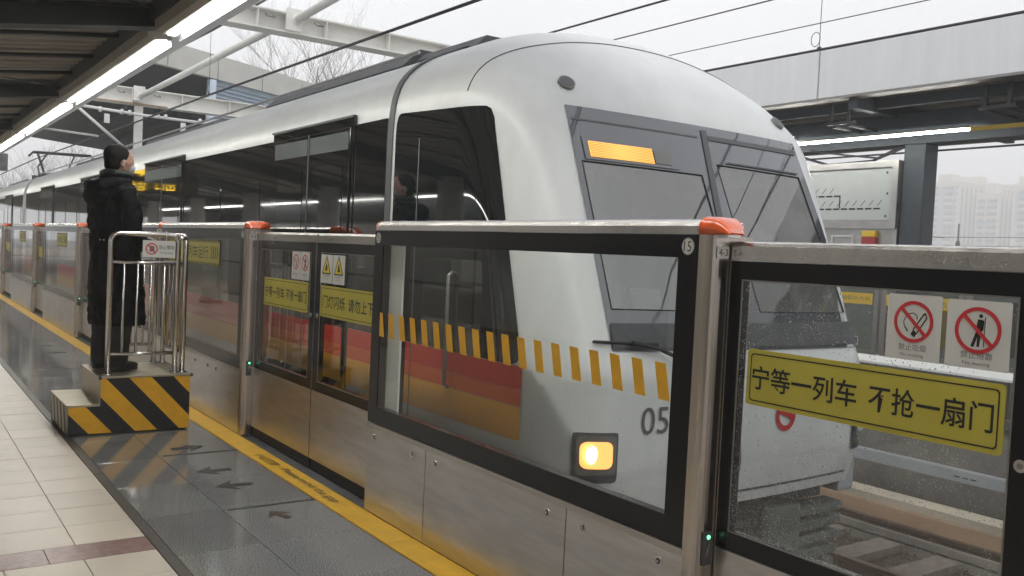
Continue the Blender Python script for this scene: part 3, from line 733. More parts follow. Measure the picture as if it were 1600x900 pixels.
# cantilever and drop post on far girder
ca_ = thing('catenary_cantilever', (4.28, GY2, 4.2), 'white braced catenary arm hanging from the far girder', 'catenary arm')
box('drop_post', 'girder', ca_, 4.21, 4.36, GY2-.06, GY2+.06, 2.9, 4.20)
MB().tube([(3.05, GY2-.3, 4.03), (4.3, GY2-.3, 3.98), (5.80, GY2-.3, 3.97)], .030, 8).build('top_tube', 'insulator', ca_)
MB().tube([(3.05, GY2-.3, 4.02), (3.95, GY2-.3, 3.30)], .030, 8).build('strut', 'insulator', ca_)
MB().tube([(5.62, GY2-.3, 3.97), (5.0, GY2-.3, 3.45)], .026, 8).build('strut', 'insulator', ca_)
MB().tube([(2.35, GY2+.1, 3.55), (3.55, GY2+.1, 3.50)], .024, 8).build('lower_tube', 'insulator', ca_)
for k, x in enumerate((3.5, 3.9, 4.05, 4.6, 4.75, 5.45)):
    MB().cyl((x, GY2-.3, 4.0), (1, 0, 0), .055, .05, 10).build('insulator_shed', 'insulator', ca_)
for x in (3.62, 5.1): box('number_tag', 'insulator', ca_, x-.05, x+.05, GY2-.34, GY2-.32, 3.74, 3.92)
# overhead wires
def wire(pts, r, label, dbl=0, m='wire'):
    mb = MB(); mb.tube(pts, r, 6)
    if dbl: mb.tube([(a+dbl, b, c+.012) for a, b, c in pts], r, 6)
    o = mb.build('overhead_wire', m); return tag(o, label, 'wire', 'overhead wires above the tracks')
wire([(4.20, -6, 3.68), (4.15, 6.6, 3.68), (4.15, 14.4, 3.78), (4.15, 22.5, 3.84), (4.0, 33, 3.86), (4.15, 70, 3.86)], .010, 'lower contact wire pair above the train roof', .05)
wire([(4.15, -6, 4.70), (4.15, 14.4, 4.78), (4.15, GY2, 4.9), (4.15, 60, 4.9)], .009, 'upper messenger wire pair crossing the canopy edge at top left', .04)
wire([(7.95, -6, 3.78), (7.95, 7.3, 3.785), (7.95, 60, 3.8)], .014, 'thick dark contact wire just above the far canopy fascia', 0)
wire([(7.95, -6, 4.74), (7.95, 12, 4.78), (7.95, 60, 4.9)], .010, 'twin messenger wire passing over the train front', .05)
wire([(9.0, -6, 4.82), (9.0, 60, 4.82)], .009, 'single dark wire right of the train top')
wire([(9.0, -6, 4.40), (9.0, 60, 4.40)], .006, 'thin pale wire low over the far canopy', m='wire_copper')
def dropper(x, y, z0, z1, label):
    t = thing('wire_dropper', (x, y, z0), label, 'dropper', 'droppers hanging between the wires')
    MB().tube([(x, y, z0), (x, y, z1)], .004, 5).build('rod', 'wire', t)
    c = [(x, y+.05+.055*math.cos(a), z0+.10+.075*math.sin(a)) for a in [k*math.pi/7-math.pi/2 for k in range(15)]]
    MB().tube(c, .004, 5).build('loop', 'wire', t); MB().ell((x, y, z0), (.015, .03, .02), 8, 6).build('clip', 'wire', t)
    MB().ell((x, y, z1), (.015, .03, .02), 8, 6).build('clip', 'wire', t)
dropper(4.15, 14.4, 3.79, 4.78, 'dropper with wire loop left of the near girder')
dropper(7.95, 5.93, 3.80, 4.76, 'dropper with wire loop above the far fascia at top right')
# ---------- far canopy
fc = thing('far_canopy', (9.5, 8, 3.6), 'opposite platform canopy with long pale fascia and dark underside', 'canopy')
ed = [-8+.0, 1.6, 7.05, 12.5, 17.9, 23.3, 28.7, 34.1, 39.5, 45, 50.4]
for a, b in zip(ed[:-1], ed[1:]): bbox('fascia_panel', 'fascia', fc, 9.47, 9.53, a+.012, b-.012, 3.615, 4.20, b=.006)
for a, b in zip(ed[:-1], ed[1:]): box('fascia_back', 'far_steel_blue', fc, 9.535, 9.56, a, b, 3.6, 4.22)
box('fascia_flange', 'steel_dull', fc, 9.46, 9.64, -8, 50, 3.585, 3.612)
MB().tube([(9.5, -8, 4.215), (9.5, 50, 4.215)], .018, 6).build('gutter_trim', 'fascia', fc)
d2 = MB(); vs = []; prof2 = []; xx = 9.56
while xx < 13.4: prof2 += [(xx, 0), (xx+.16, 0), (xx+.19, .04), (xx+.30, .04)]; xx += .33
for y in (-8, 50):
    for a, h in prof2: vs.append((a, y, 3.72-.06*(a-9.5)+h))
n = len(prof2); d2.add(vs, [(j, j+1, n+j+1, n+j) for j in range(n-1)]); stuff(d2.build('roof_sheet', 'canopy_deck', fc))
box('roof_skin', 'far_steel_blue', fc, 9.56, 13.5, -8, 50, 3.82, 3.86)
box('edge_beam', 'far_steel_blue', fc, 10.45, 10.65, -8, 50, 3.26, 3.50)
box('main_beam', 'far_steel_blue', fc, 10.95, 11.25, -8, 50, 3.19, 3.42)
box('purlin', 'far_steel_blue', fc, 9.95, 10.03, -8, 50, 3.50, 3.62)
for y in beamY:
    y2 = y-1.0
    m = MB().box(9.56, 13.4, y2-.06, y2+.06, 3.46, 3.64); m.build('roof_beam', 'far_steel_blue', fc)
for k in range(9):
    yb_ = -1.0+k*1.95
    if k % 3 == 2: continue
    br = MB().box(9.80, 9.84, yb_, yb_+.045, 3.36, 3.60).box(9.80, 9.84, yb_+.26, yb_+.305, 3.36, 3.60).box(9.80, 9.86, yb_-.05, yb_+.35, 3.33, 3.365)
    br.box(9.86, 10.6, yb_+.02, yb_+.06, 3.30, 3.33).box(9.86, 10.6, yb_+.24, yb_+.28, 3.30, 3.33); br.build('hanger_bracket', 'dark_equipment', fc)
MB().tube([(11.1, 6.7, 3.26), (11.1, 7.3, 3.02), (11.1, 8.0, 3.0), (11.1, 8.6, 3.18)], .02, 6).build('cable', 'wire', fc)
MB().tube([(10.95, 6.75, 3.15), (10.95, 7.1, 3.03), (10.95, 7.6, 3.1), (10.95, 8.2, 3.2)], .015, 6).build('cable', 'wire', fc)
MB().tube([(11.27, -8, 3.125), (11.27, 30, 3.125)], .014, 6).build('conduit', 'far_steel_blue', fc)
fl = thing('strip_light', (10.3, 5, 3.2), 'continuous white tube light under the far canopy edge', 'strip light')
for k in range(6): 
    y0 = 5.55+k*1.22; MB().tube([(10.30, y0, 3.205), (10.30, y0+1.2, 3.205)], .012, 8).build('tube', 'tube_light', fl)
box('trunking', 'plain_yellow', fl, 10.27, 10.33, -6, 5.52, 3.185, 3.23)
box('trunking', 'fixture', fl, 10.27, 10.34, 5.53, 13, 3.226, 3.25)
lp_ = thing('ceiling_lamp', (10.6, 8.4, 3.35), 'small bright downlight under the far canopy beside the train', 'lamp')
MB().cyl((10.2, 8.05, 3.33), (0, 0, 1), .10, .05, 16).build('housing', 'fixture', lp_)
MB().cyl((10.2, 8.05, 3.300), (0, 0, 1), .085, .01, 16).build('bulb', 'tube_light', lp_)
for k, y in enumerate((-7.5, -3.0, 1.6, 6.6, 15.7, 20.4, 25.1, 29.8)):
    t = thing('canopy_column', (11.1, y, 0), 'dark blue steel column of the far canopy '+['out of view behind', 'far right out of view', 'right of the picture edge', 'beside the route map cabinet', 'hidden behind the train cab', 'hidden behind the train doors', 'hidden behind the middle of train', 'hidden behind distant carriages'][k], 'column', 'columns of the far canopy')
    bbox('shaft', 'far_steel_blue', t, 10.95, 11.25, y-.15, y+.15, .02, 3.19, b=.02); box('base_plate', 'far_steel_blue', t, 10.85, 11.35, y-.25, y+.25, .003, .02)
# route map cabinet
cb = thing('route_map_cabinet', (11, 8, 0), 'tall stainless cabinet with a white route map on far platform', 'cabinet')
bbox('cabinet_body', 'cabinet_steel', cb, 10.93, 11.4, 6.77, 9.6, .01, 2.985, b=.01)
fr = MB(); mpc = planeX(10.93); frame_poly(fr, (-9.6, -6.77, 2.08, 2.985), (-9.45, -6.86, 2.17, 2.90), mpc, 0, .05); fr.build('map_frame', 'cabinet_steel', cb)
bd = MB().prism(rrect(-9.42, -6.88, 2.20, 2.88, .01), mpc, .004, .012).build('map_board', 'signboard', cb)
k = MB()
k.flat([(-9.3, 2.345), (-7.02, 2.345), (-7.02, 2.365), (-9.3, 2.365)], mpc, .014)
for a in range(17): pass
ln = MB()
a = -9.25
while a < -7.05: ln.flat([(a, 2.340), (a+.10, 2.340), (a+.10, 2.362), (a, 2.362)], mpc, .014); a += .125
a = -9.25
while a < -7.72: ln.flat([(a, 2.52), (a+.10, 2.52), (a+.10, 2.542), (a, 2.542)], mpc, .014); a += .125
ln.flat([(-7.66, 2.362), (-7.64, 2.362), (-7.64, 2.542), (-7.66, 2.542)], mpc, .0145); ln.flat([(-7.72, 2.52), (-7.64, 2.52), (-7.64, 2.542), (-7.72, 2.542)], mpc, .0145)
ln.build('route_line', 'ink', bd)
tk = MB(); a = -9.2
while a < -7.0:
    tk.flat([(a, 2.39), (a+.012, 2.385), (a+.075, 2.46), (a+.065, 2.468)], mpc, .014)
    if a < -7.7: tk.flat([(a, 2.57), (a+.012, 2.565), (a+.075, 2.64), (a+.065, 2.648)], mpc, .014)
    a += .125
tk.build('station_names', 'ink_grey', bd)
for a, b in ((-6.95, 2.83), (-6.93, 2.55), (-6.94, 2.25)): MB().disc((a, b), .018, mpc, .015, 10).build('screw', 'dark_equipment', bd)
MB().prism(rrect(-6.855, -6.77, 2.30, 2.44, .012), mpc, .001, .03).build('red_call_box', 'plain_red', cb)
bbox('yellow_button_cover', 'plain_yellow', cb, 10.86, 10.93, 7.04, 7.24, 1.97, 2.05, b=.006); bbox('red_box', 'plain_red', cb, 10.86, 10.93, 7.04, 7.24, 1.72, 1.965, b=.006)
fr = MB(); frame_poly(fr, (-7.75, -7.40, 1.70, 1.99), (-7.73, -7.42, 1.72, 1.965), mpc, 0, .02); fr.build('small_hatch', 'sticker_white', cb)
# ---------- far platform screens
XF = 9.82; mpF = planeX(XF)
def far_screen(y0, y1, label):
    t = thing('far_platform_screen', (XF, y0, 0), label, 'glass screen', 'glass screens of the far platform')
    MB().prism([(XF-.11, .405), (XF-.11, .43), (XF+.02, .503), (XF+.05, .503), (XF+.05, .405)], lambda a, b, tt: (a, tt, b), y0+.004, y1+.016).build('ledge', 'bright_white', t)
    for j in range(2):
        a = y0+j*(y1-y0)/2; bbox('kick_panel', 'steel', t, XF, XF+.05, a+.006, a+(y1-y0)/2-.006, .01, .395, b=.004)
    fr = MB(); frame_poly(fr, (-y1+.01, -y0-.01, .505, 1.56), (-y1+.07, -y0-.07, .55, 1.34), mpF, -.05, 0); fr.build('glass_frame', 'steel', t)
    MB().flat([(-y1+.06, .54), (-y0-.06, .54), (-y0-.06, 1.35), (-y1+.06, 1.35)], mpF, -.02).build('glass_pane', 'psd_glass_far', t)
    bbox('top_rail', 'steel_bright', t, XF-.02, XF+.16, y0, y1, 1.562, 1.64, b=.015)
    return t
wd = 1.04
for k in range(16):
    y0 = -4.15+k*wd*1.0
    t = far_screen(y0, y0+wd-.02, 'far platform glass screen '+['number one from right beyond frame', 'second beyond the right frame edge', 'third beyond the right frame edge', 'fourth beyond the right frame edge', 'fifth beyond the right frame edge', 'sixth beyond right frame edge', 'just beyond the right frame edge', 'beside the door bolt at the right edge', 'behind the no leaning sign', 'behind the no smoking sign with yellow band', 'with the yellow text band beside the train', 'hidden behind the train front edge', 'hidden behind the headlight side', 'hidden behind windshield', 'hidden behind the cab', 'hidden behind first door'][k])
    if k in (9, 10):
        nb = MB().flat([(-y0-wd+.09, 1.10), (-y0-.09, 1.10), (-y0-.09, 1.235), (-y0-wd+.09, 1.235)], mpF, .004).build('yellow_band', 'plain_yellow', t)
        text('紧急情况时按箭头方向', 'ink_grey', nb, mpF, -y0-wd/2, 1.168, .055, width=.80, t=.006)
        pn = MB().flat([(-y0-.42, .60), (-y0-.25, .60), (-y0-.25, .70), (-y0-.42, .70)], mpF, .004).build('exit_sticker', 'sticker_white', t)
        MB().flat([(-y0-.33, .61), (-y0-.26, .61), (-y0-.26, .69), (-y0-.33, .69)], mpF, .006).build('exit_symbol', 'dark_equipment', pn)
    MB().v
wl = thing('rear_wall', (15, 5, 0), 'low pale wall with windows at the back of the far platform', 'wall')
box('wall', 'enclosure', wl, 13.4, 13.6, -8, 40, .0, 1.35)
box('rail', 'far_steel_blue', wl, 13.38, 13.62, -8, 40, 1.352, 1.42)
for k in range(8): box('poster', ['poster_blue', 'train_red', 'concrete_dark', 'plain_yellow'][k % 4], wl, 13.36, 13.40, 3.2+k*1.3, 4.1+k*1.3, .35, 1.15)

# ================================================================== TRAIN
tn = thing('metro_train', (4.15, 3.4, -1.1), 'white metro train with orange headlight and red orange stripe pulling in', 'train')
SEC = [(1.40,-.55),(1.40,0.1),(1.40,1.0),(1.40,2.0),(1.40,2.34),(1.39,2.48),(1.35,2.62),(1.22,2.75),(1.0,2.86),(.72,2.96),(.38,3.03),(0,3.05)]
CX, CZ = 4.15, 1.0
NY0, NCB, NSL, NBR, AS, AT, RS, RT = 3.385, .10, .405, .30, .42, .45, .45, .50
def yface(x, z):
    y = NY0+NCB*(abs(x)/1.4)**2.2
    if z > .9: y += NSL*(z-.9)
    if z < .35: y += .25*(.35-z)
    if z > 2.4: y += NBR*(z-2.4)
    return y
full = SEC+[(-a, b) for a, b in SEC[::-1][1:]]
def dens(n):
    d = [0]
    for p, q in zip(full[:-1], full[1:]): d.append(d[-1]+math.hypot(q[0]-p[0], q[1]-p[1]))
    tt = np.linspace(0, d[-1], n); return list(zip(np.interp(tt, d, [p[0] for p in full]), np.interp(tt, d, [p[1] for p in full])))
def smooth_sec(pts, it=3):
    pts = [list(p) for p in pts]
    for _ in range(it):
        q = [p[:] for p in pts]
        for i in range(1, len(pts)-1):
            if pts[i][1] > 2.2: q[i] = [(pts[i-1][k]+2*pts[i][k]+pts[i+1][k])/4 for k in (0, 1)]
        pts = q
    return pts
SECD = smooth_sec(dens(150), 6)
NB = len(SECD)
# make the body bottom at z=.10 for the nose mask; lower skirt separate
def clampz(z): return z
lv = [0, .2, .4, .55, .65, .7, .74, .78, .81, .84, .87, .895, .92, .94, .955, .97, .982, .991, .997, 1.0]
vs = []; fs = []
def npoint(bx, bz, s):
    cx_, cz_ = 0, CZ; L = math.hypot(bx, bz-CZ)
    up = max(0, min(1, (bz-2.2)/.6)); up = up*up*(3-2*up)
    a = AS*(1-up)+AT*up; Rr = RS*(1-up)+RT*up
    s0 = 1-a/L; q = max(0, (s-s0)/(1-s0)); x = bx*s; z = CZ+(bz-CZ)*s
    return x, yface(x, z)+Rr*(1-math.sqrt(max(0, 1-q*q))), z
ring_rows = []
bot = [(-1.4+2.8*k/24, -.55) for k in range(1, 24)]
NRW = len(SECD)+len(bot)
for bx, bz in SECD+bot:
    row = [npoint(bx, bz, s) for s in lv]
    ye = row[-1][1]; row += [(bx, ye+(5.36-ye)*k, bz) for k in (.25, .5, .75, 1)]
    ring_rows.append(row)
K = len(ring_rows[0])
for row in ring_rows: vs += [(CX+x, y, z) for x, y, z in row]
for i in range(NRW):
    i2 = (i+1) % NRW
    for j in range(K-1): fs.append((i*K+j, i*K+j+1, i2*K+j+1, i2*K+j))
nose = MB().add(vs, fs, True); body = nose.build('cab_body', 'train_white', tn)
# bottom closing plate of the nose at bz=-.55 is cut: trim everything below z=.10 with bmesh
bm = bmesh.new(); bm.from_mesh(body.data)
bmesh.ops.remove_doubles(bm, verts=bm.verts[:], dist=.0004)
bmesh.ops.bisect_plane(bm, geom=bm.verts[:]+bm.edges[:]+bm.faces[:], plane_co=(0, 0, .12+1.1), plane_no=(0, 0, -1), clear_outer=True)
bmesh.ops.recalc_face_normals(bm, faces=bm.faces[:])
for f in bm.faces: f.smooth = True
bm.to_mesh(body.data); 
bv_v = [v.co+LOC[tn.name] for v in bm.verts]; bv = BVHTree.FromBMesh(bm); bm.free()
OFF = LOC[tn.name]
def cast_front(x, z, off=.006):
    h = bv.ray_cast(Vector((x, 0, z))-OFF, Vector((0, 1, 0)))
    if h[0] is None: return None
    nrm = h[1] if h[1].y < 0 else -h[1]; return h[0]+OFF+nrm*off
def cast_side(y, z, off=.006):
    if y >= 5.3: return Vector((2.75-off, y, z))
    h = bv.ray_cast(Vector((0, y, z))-OFF, Vector((1, 0, 0)))
    if h[0] is None: return None
    nrm = h[1] if h[1].x < 0 else -h[1]; return h[0]+OFF+nrm*off
def patch(name, m, cast, TL, TR, BR, BL, nu=16, nv=14, r=0, off=.006, parent=None, thick=0):
    """quad in (a,z) draped on the body, corners optionally rounded by r (fraction)"""
    vs = []; fs = []
    for j in range(nv+1):
        for i in range(nu+1):
            u, v = i/nu, j/nv
            if r:
                W = math.hypot(TR[0]-TL[0], TR[1]-TL[1]); H = math.hypot(BL[0]-TL[0], BL[1]-TL[1])
                # squeeze towards rounded rectangle
                a, b = (u-.5)*W, (v-.5)*H; ax_, bx_ = W/2-r, H/2-r
                da, db = abs(a)-ax_, abs(b)-bx_
                if da > 0 and db > 0:
                    d = max(da, db); l = math.hypot(da, db); a = math.copysign(ax_+da*d/l, a); b = math.copysign(bx_+db*d/l, b)
                u, v = a/W+.5, b/H+.5
            p = [(TL[k]*(1-u)+TR[k]*u)*(1-v)+(BL[k]*(1-u)+BR[k]*u)*v for k in (0, 1)]
            q = cast(p[0], p[1], off); vs.append(q if q is not None else None)
    for j in range(nv):
        for i in range(nu):
            a = j*(nu+1)+i; idx = (a, a+1, a+nu+2, a+nu+1)
            if all(vs[k] is not None for k in idx): fs.append(idx)
    vs = [v if v is not None else Vector((4, 6, 1)) for v in vs]
    return MB().add(vs, fs, True).build(name, m, parent or tn)
# --- front: black mask with windshield panes
MC = ((3.14, 2.36), (5.16, 2.36), (5.335, 1.0), (3.115, 1.02))
def muv(u, v): return tuple((MC[0][k]*(1-u)+MC[1][k]*u)*(1-v)+(MC[3][k]*(1-u)+MC[2][k]*u)*v for k in (0, 1))
NU, NV = 50, 50
PANES = [(1, 23, 12, 42), (27, 48, 9, 42)]
vs = []; fs = []
for j in range(NV+1):
    for i in range(NU+1): vs.append(cast_front(*muv(i/NU, j/NV), .006))
for j in range(NV):
    for i in range(NU):
        if any(a <= i < b and c <= j < d for a, b, c, d in PANES): continue
        a = j*(NU+1)+i; fs.append((a, a+1, a+NU+2, a+NU+1))
ws = MB().add(vs, fs, True).build('windshield_mask', 'windshield', tn)
PQ = []
for a, b, c, d in PANES:
    q = [muv(a/NU, c/NV), muv(b/NU, c/NV), muv(b/NU, d/NV), muv(a/NU, d/NV)]; PQ.append(q)
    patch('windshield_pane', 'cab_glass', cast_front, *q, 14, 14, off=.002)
    for e in range(4):
        p, r_ = q[e], q[(e+1) % 4]
        sl_ = MB().tube([cast_front(p[0]+(r_[0]-p[0])*k/8, p[1]+(r_[1]-p[1])*k/8, .006) for k in range(9)], .004, 6); sl_.build('pane_seal', 'rubber', ws)
# open the shell behind the panes
bm = bmesh.new(); bm.from_mesh(body.data)
for q in PQ:
    for e in range(4):
        p, r_ = q[e], q[(e+1) % 4]
        gsel = [f for f in bm.faces if f.calc_center_median().y+OFF.y < 4.7 and min(a_[0] for a_ in q)-.25 < f.calc_center_median().x+OFF.x < max(a_[0] for a_ in q)+.25]
        vset = {v for f in gsel for v in f.verts}; eset = {x for f in gsel for x in f.edges}
        bmesh.ops.bisect_plane(bm, geom=list(vset)+list(eset)+gsel, plane_co=(p[0]-OFF.x, 0, p[1]-OFF.z), plane_no=Vector((-(r_[1]-p[1]), 0, r_[0]-p[0])).normalized())
def inside(q, x, z):
    sg = None
    for e in range(4):
        p, r_ = q[e], q[(e+1) % 4]; c_ = (r_[0]-p[0])*(z-p[1])-(r_[1]-p[1])*(x-p[0])
        if sg is None: sg = c_ > 0
        elif (c_ > 0) != sg: return False
    return True
kill = [f for f in bm.faces if f.calc_center_median().y+OFF.y < 4.7 and any(inside(q, f.calc_center_median().x+OFF.x, f.calc_center_median().z+OFF.z) for q in PQ)]
bmesh.ops.delete(bm, geom=kill, context='FACES'); bm.to_mesh(body.data); bm.free()
# cab interior
box('cab_back_wall', 'cab_partition', tn, 2.85, 5.45, 5.20, 5.24, .90, 2.62)
box('cab_door_window', 'white_plastic', tn, 3.95, 4.35, 5.185, 5.198, 1.5, 2.15)
box('cab_floor', 'cab_console', tn, 2.85, 5.45, 3.75, 5.2, .86, .90)
for xa_, xb_ in ((2.84, 2.87), (5.43, 5.46)):
    MB().prism([(4.05, .90), (5.2, .90), (5.2, 2.5), (4.62, 2.5)], lambda a, b, t: (t, a, b), xa_, xb_).build('cab_lining', 'cab_inside', tn)
MB().prism([(4.55, 2.50), (5.2, 2.50), (5.2, 2.53), (4.55, 2.53)], lambda a, b, t: (t, a, b), 2.87, 5.43).build('cab_ceiling', 'cab_partition', tn)
con = MB().prism([(3.62, .95), (3.66, 1.05), (3.80, 1.13), (4.05, 1.16), (4.30, 1.10), (4.34, .95)], lambda a, b, t: (t, a, b), 3.02, 4.30).build('console', 'cab_console', tn)
MB().prism([(3.95, 1.165), (4.02, 1.36), (4.05, 1.36), (4.02, 1.165)], lambda a, b, t: (t, a, b), 3.30, 3.62).build('console_screen', 'cab_inside', con)
MB().prism([(3.95, 1.165), (4.02, 1.33), (4.05, 1.33), (4.02, 1.165)], lambda a, b, t: (t, a, b), 3.70, 3.95).build('console_screen', 'cab_inside', con)
MB().ell((3.5, 3.85, 1.13), (.34, .12, .06), 18, 8).build('console_hood', 'bright_white', con)
st_ = MB().bbox(3.42, 3.90, 4.72, 4.86, 1.25, 1.85, b=.05); st_.bbox(3.42, 3.90, 4.40, 4.86, 1.15, 1.28, b=.04); st_.build('driver_seat', 'cab_console', tn)
bbox('cab_cabinet', 'cab_inside', tn, 4.75, 5.40, 4.70, 5.18, .9, 2.2, b=.02)
MB().prism([(4.02, 2.02), (4.06, 2.02), (4.17, 2.35), (4.13, 2.35)], lambda a, b, t: (t, a, b), 4.32, 5.05).build('sun_blind', 'cab_inside', tn)
patch('top_shade', 'train_seam', cast_front, (3.16, 2.285), (4.13, 2.285), (4.13, 2.275), (3.16, 2.275), 12, 1, off=.009, parent=ws)
patch('door_frame_edge', 'train_seam', cast_front, (4.17, 2.33), (4.22, 2.33), (4.10, 1.02), (4.05, 1.02), 2, 14, off=.012, parent=ws)
patch('door_frame_edge', 'train_seam', cast_front, (4.22, 2.30), (5.14, 2.30), (5.14, 2.27), (4.22, 2.27), 12, 1, off=.012, parent=ws)
patch('door_frame_edge', 'dark_equipment', cast_front, (4.34, 2.14), (5.10, 2.14), (5.10, 2.13), (4.34, 2.13), 12, 1, off=.014, parent=ws)
patch('lower_shade', 'dark_equipment', cast_front, (3.135, 1.16), (5.31, 1.16), (5.325, 1.02), (3.12, 1.035), 24, 2, off=.013, parent=ws)
ds = patch('destination_display', 'windshield', cast_front, (3.20, 2.185), (3.90, 2.185), (3.90, 2.05), (3.20, 2.05), 8, 2, off=.012)
for i in range(1):
    patch('led_rows', 'led_orange', cast_front, (3.235, 2.155), (3.70, 2.155), (3.70, 2.065), (3.235, 2.065), 8, 2, off=.016, parent=ds)
patch('led_end', 'led_off', cast_front, (3.71, 2.15), (3.84, 2.15), (3.84, 2.07), (3.71, 2.07), 3, 2, off=.016, parent=ds)
dd = MB()
for j in range(9):
    z = 2.07+.0095*j; a = cast_front(3.24, z, .018); b = cast_front(3.70, z, .018)
    if a and b: dd.tube([a, b], .0012, 4)
stuff(dd.build('led_gaps', 'dark_equipment', ds))
# wiper
wp = MB(); pts = [cast_front(x, z, .05) for x, z in ((3.60, .90), (3.50, .97), (3.38, 1.02), (3.22, 1.05))]; wp.tube(pts, .012, 6); wp.tube([cast_front(3.02, 1.06, .03), cast_front(3.40, 1.045, .03)], .009, 6)
wp.build('wiper', 'rubber', tn)
wm = MB().ell(cast_front(3.55, .93, .03), (.06, .04, .045), 10, 6); wm.tube([cast_front(3.55, .93, .04), cast_front(3.70, .80, .04), cast_front(3.72, .72, .03)], .018, 6); wm.build('wiper_motor', 'dark_equipment', tn)
rs = MB(); pp = [p for p in ((CX+bx, 4.48, bz) for bx, bz in SECD) if p[2] > 2.45]
rp = []
for a_ in pp:
    h_ = bv.ray_cast(Vector((a_[0], 4.48, 4))-OFF, Vector((0, 0, -1)))
    if h_[0] is not None: rp.append(h_[0]+OFF+Vector((0, 0, .0005)))
rs.tube(rp, .005, 4); rs.build('brow_seam', 'train_seam', tn)
# marker lights on brow
for x in (3.215, 5.10):
    q = cast_front(x, 2.50, .004); nrm = (q-cast_front(x, 2.50, .0)).normalized()
    ml = MB().cyl(q, nrm, .052, .03, 20).build('marker_light', 'led_off', tn); MB().cyl(q+nrm*.012, nrm, .042, .012, 20).build('lens', 'train_seam', ml)
# door seam and number, logo
patch('door_seam', 'dark_equipment', cast_front, (3.955, .985), (3.985, .985), (4.075, .17), (4.05, .17), 1, 14, off=.004)
patch('front_seam', 'train_seam', cast_front, (4.075, .20), (5.18, .20), (5.18, .185), (4.075, .185), 14, 1, off=.004)
def text_front(s, m, x, z, h, w_=None, off=.007, name='lettering', parent=None):
    if s not in _txt:
        tmp = text(s, m, tn, lambda a, b, t: (a, 0, b), 0, 0, 1); bpy.data.objects.remove(tmp)
    v_, f_ = _txt[s]; x0 = min(v.x for v in v_); x1 = max(v.x for v in v_); y0 = min(v.y for v in v_); y1 = max(v.y for v in v_)
    ky = h/(y1-y0); kx = (w_/(x1-x0)) if w_ else ky
    return MB().add([cast_front(x+(v.x-(x0+x1)/2)*kx, z+(v.y-(y0+y1)/2)*ky, off) for v in v_], f_).build(name, m, parent or tn)
text_front('05', 'train_seam', 3.375, .655, .145, .185)
mpn = lambda a, b, t: cast_front(a, b, .007+t)
lg = MB(); lg.ring((4.43, .62), .062, .095, mpn, 0, 28); lg.build('emblem', 'ink_red', tn)
MB().flat([(4.35, .64), (4.40, .665), (4.52, .62), (4.50, .585), (4.44, .61)], mpn, .002).build('emblem_bar', 'ink_red', tn)
# headlights
for sx, xc in ((-1, 2.99), (1, 5.235)):
    hl = patch('headlight', 'dark_equipment', cast_front, (xc-.070, .605), (xc+.145, .605), (xc+.145, .345), (xc-.070, .345), 10, 10, r=.012, off=.012)
    rim = patch('rim', 'underframe', cast_front, (xc-.055, .59), (xc+.130, .59), (xc+.130, .385), (xc-.055, .385), 8, 8, r=.02, off=.018, parent=hl)
    patch('lens', 'headlight_glow' if sx < 0 else 'led_off', cast_front, (xc-.040, .560), (xc+.110, .560), (xc+.110, .42), (xc-.040, .42), 10, 10, r=.035, off=.024, parent=hl)
    qc = cast_front(xc+.012, .492, .026); MB().ell(qc, (.040, .014, .046), 18, 12).build('bulb', 'headlight_core' if sx < 0 else 'white_plastic', hl)
# --- cab side window, stripes
patch('cab_side_window', 'train_window', cast_side, (5.30, 2.385), (4.25, 2.335), (3.80, .915), (5.30, .915), 22, 20, r=.06, off=.006)
patch('red_stripe', 'train_red', cast_side, (5.30, .912), (3.80, .912), (3.797, .79), (5.30, .79), 20, 4, off=.007)
patch('orange_red_stripe', 'train_orange_red', cast_side, (5.30, .789), (3.797, .789), (3.795, .70), (5.30, .70), 20, 3, off=.007)
patch('orange_stripe', 'train_orange', cast_side, (5.30, .698), (3.795, .698), (3.79, .52), (5.30, .52), 20, 4, off=.007)
cs = patch('cab_door_edge', 'train_seam', cast_side, (4.98, 2.2), (4.965, 2.2), (4.965, .2), (4.98, .2), 1, 8, off=.009)
MB().tube([(2.742, 4.50, 1.38), (2.715, 4.50, 1.36), (2.715, 4.50, .72), (2.742, 4.50, .70)], .012, 8).build('reflection_bar', 'steel_dull', tn)  # solid bar standing in for a grey reflection on the cab side
# --- long car bodies
def carbody(y0, y1, first):
    m = MB(); n = NB; vs = [(CX+bx, y, max(bz, .12)) for y in (y0, y1) for bx, bz in SECD]
    m.add(vs, [(i, i+1, n+i+1, n+i) for i in range(n-1)], True)
    m.add([(CX+bx, y0, max(bz, .12)) for bx, bz in SECD], [tuple(range(n))]); m.add([(CX+bx, y1, max(bz, .12)) for bx, bz in SECD], [tuple(range(n-1, -1, -1))])
    return m.build('car_body', 'train_white', tn)
carbody(5.40, 24.0, True); carbody(24.55, 45, False); carbody(45.5, 66, False)
# cab seam
sm = MB(); n = NB
for rr_, y0, y1 in ((1.006, 5.345, 5.415),):
    o1 = [(CX+bx*rr_, max(bz, .12)+(.012 if bz > 2.3 else 0)) for bx, bz in SECD]
    sm.add([(a, y0, b) for a, b in o1]+[(a, y1, b) for a, b in o1], [(i, i+1, n+i+1, n+i) for i in range(n-1)], True)
    i1 = [(CX+bx*.99, max(bz, .12)-.01) for bx, bz in SECD]
    sm.add([(a, y0, b) for a, b in o1]+[(a, y0, b) for a, b in i1], [(i, n+i, n+i+1, i+1) for i in range(n-1)])
sm.build('cab_joint_seal', 'train_seam', tn)
for y0, y1 in ((24.0, 24.55), (45, 45.5)):
    gm = MB(); vs = [(CX+bx*.93, y, max(bz, .12)-.08) for y in (y0, y1) for bx, bz in SECD]; gm.add(vs, [(i, i+1, n+i+1, n+i) for i in range(n-1)], True); gm.build('gangway_bellows', 'rubber', tn)
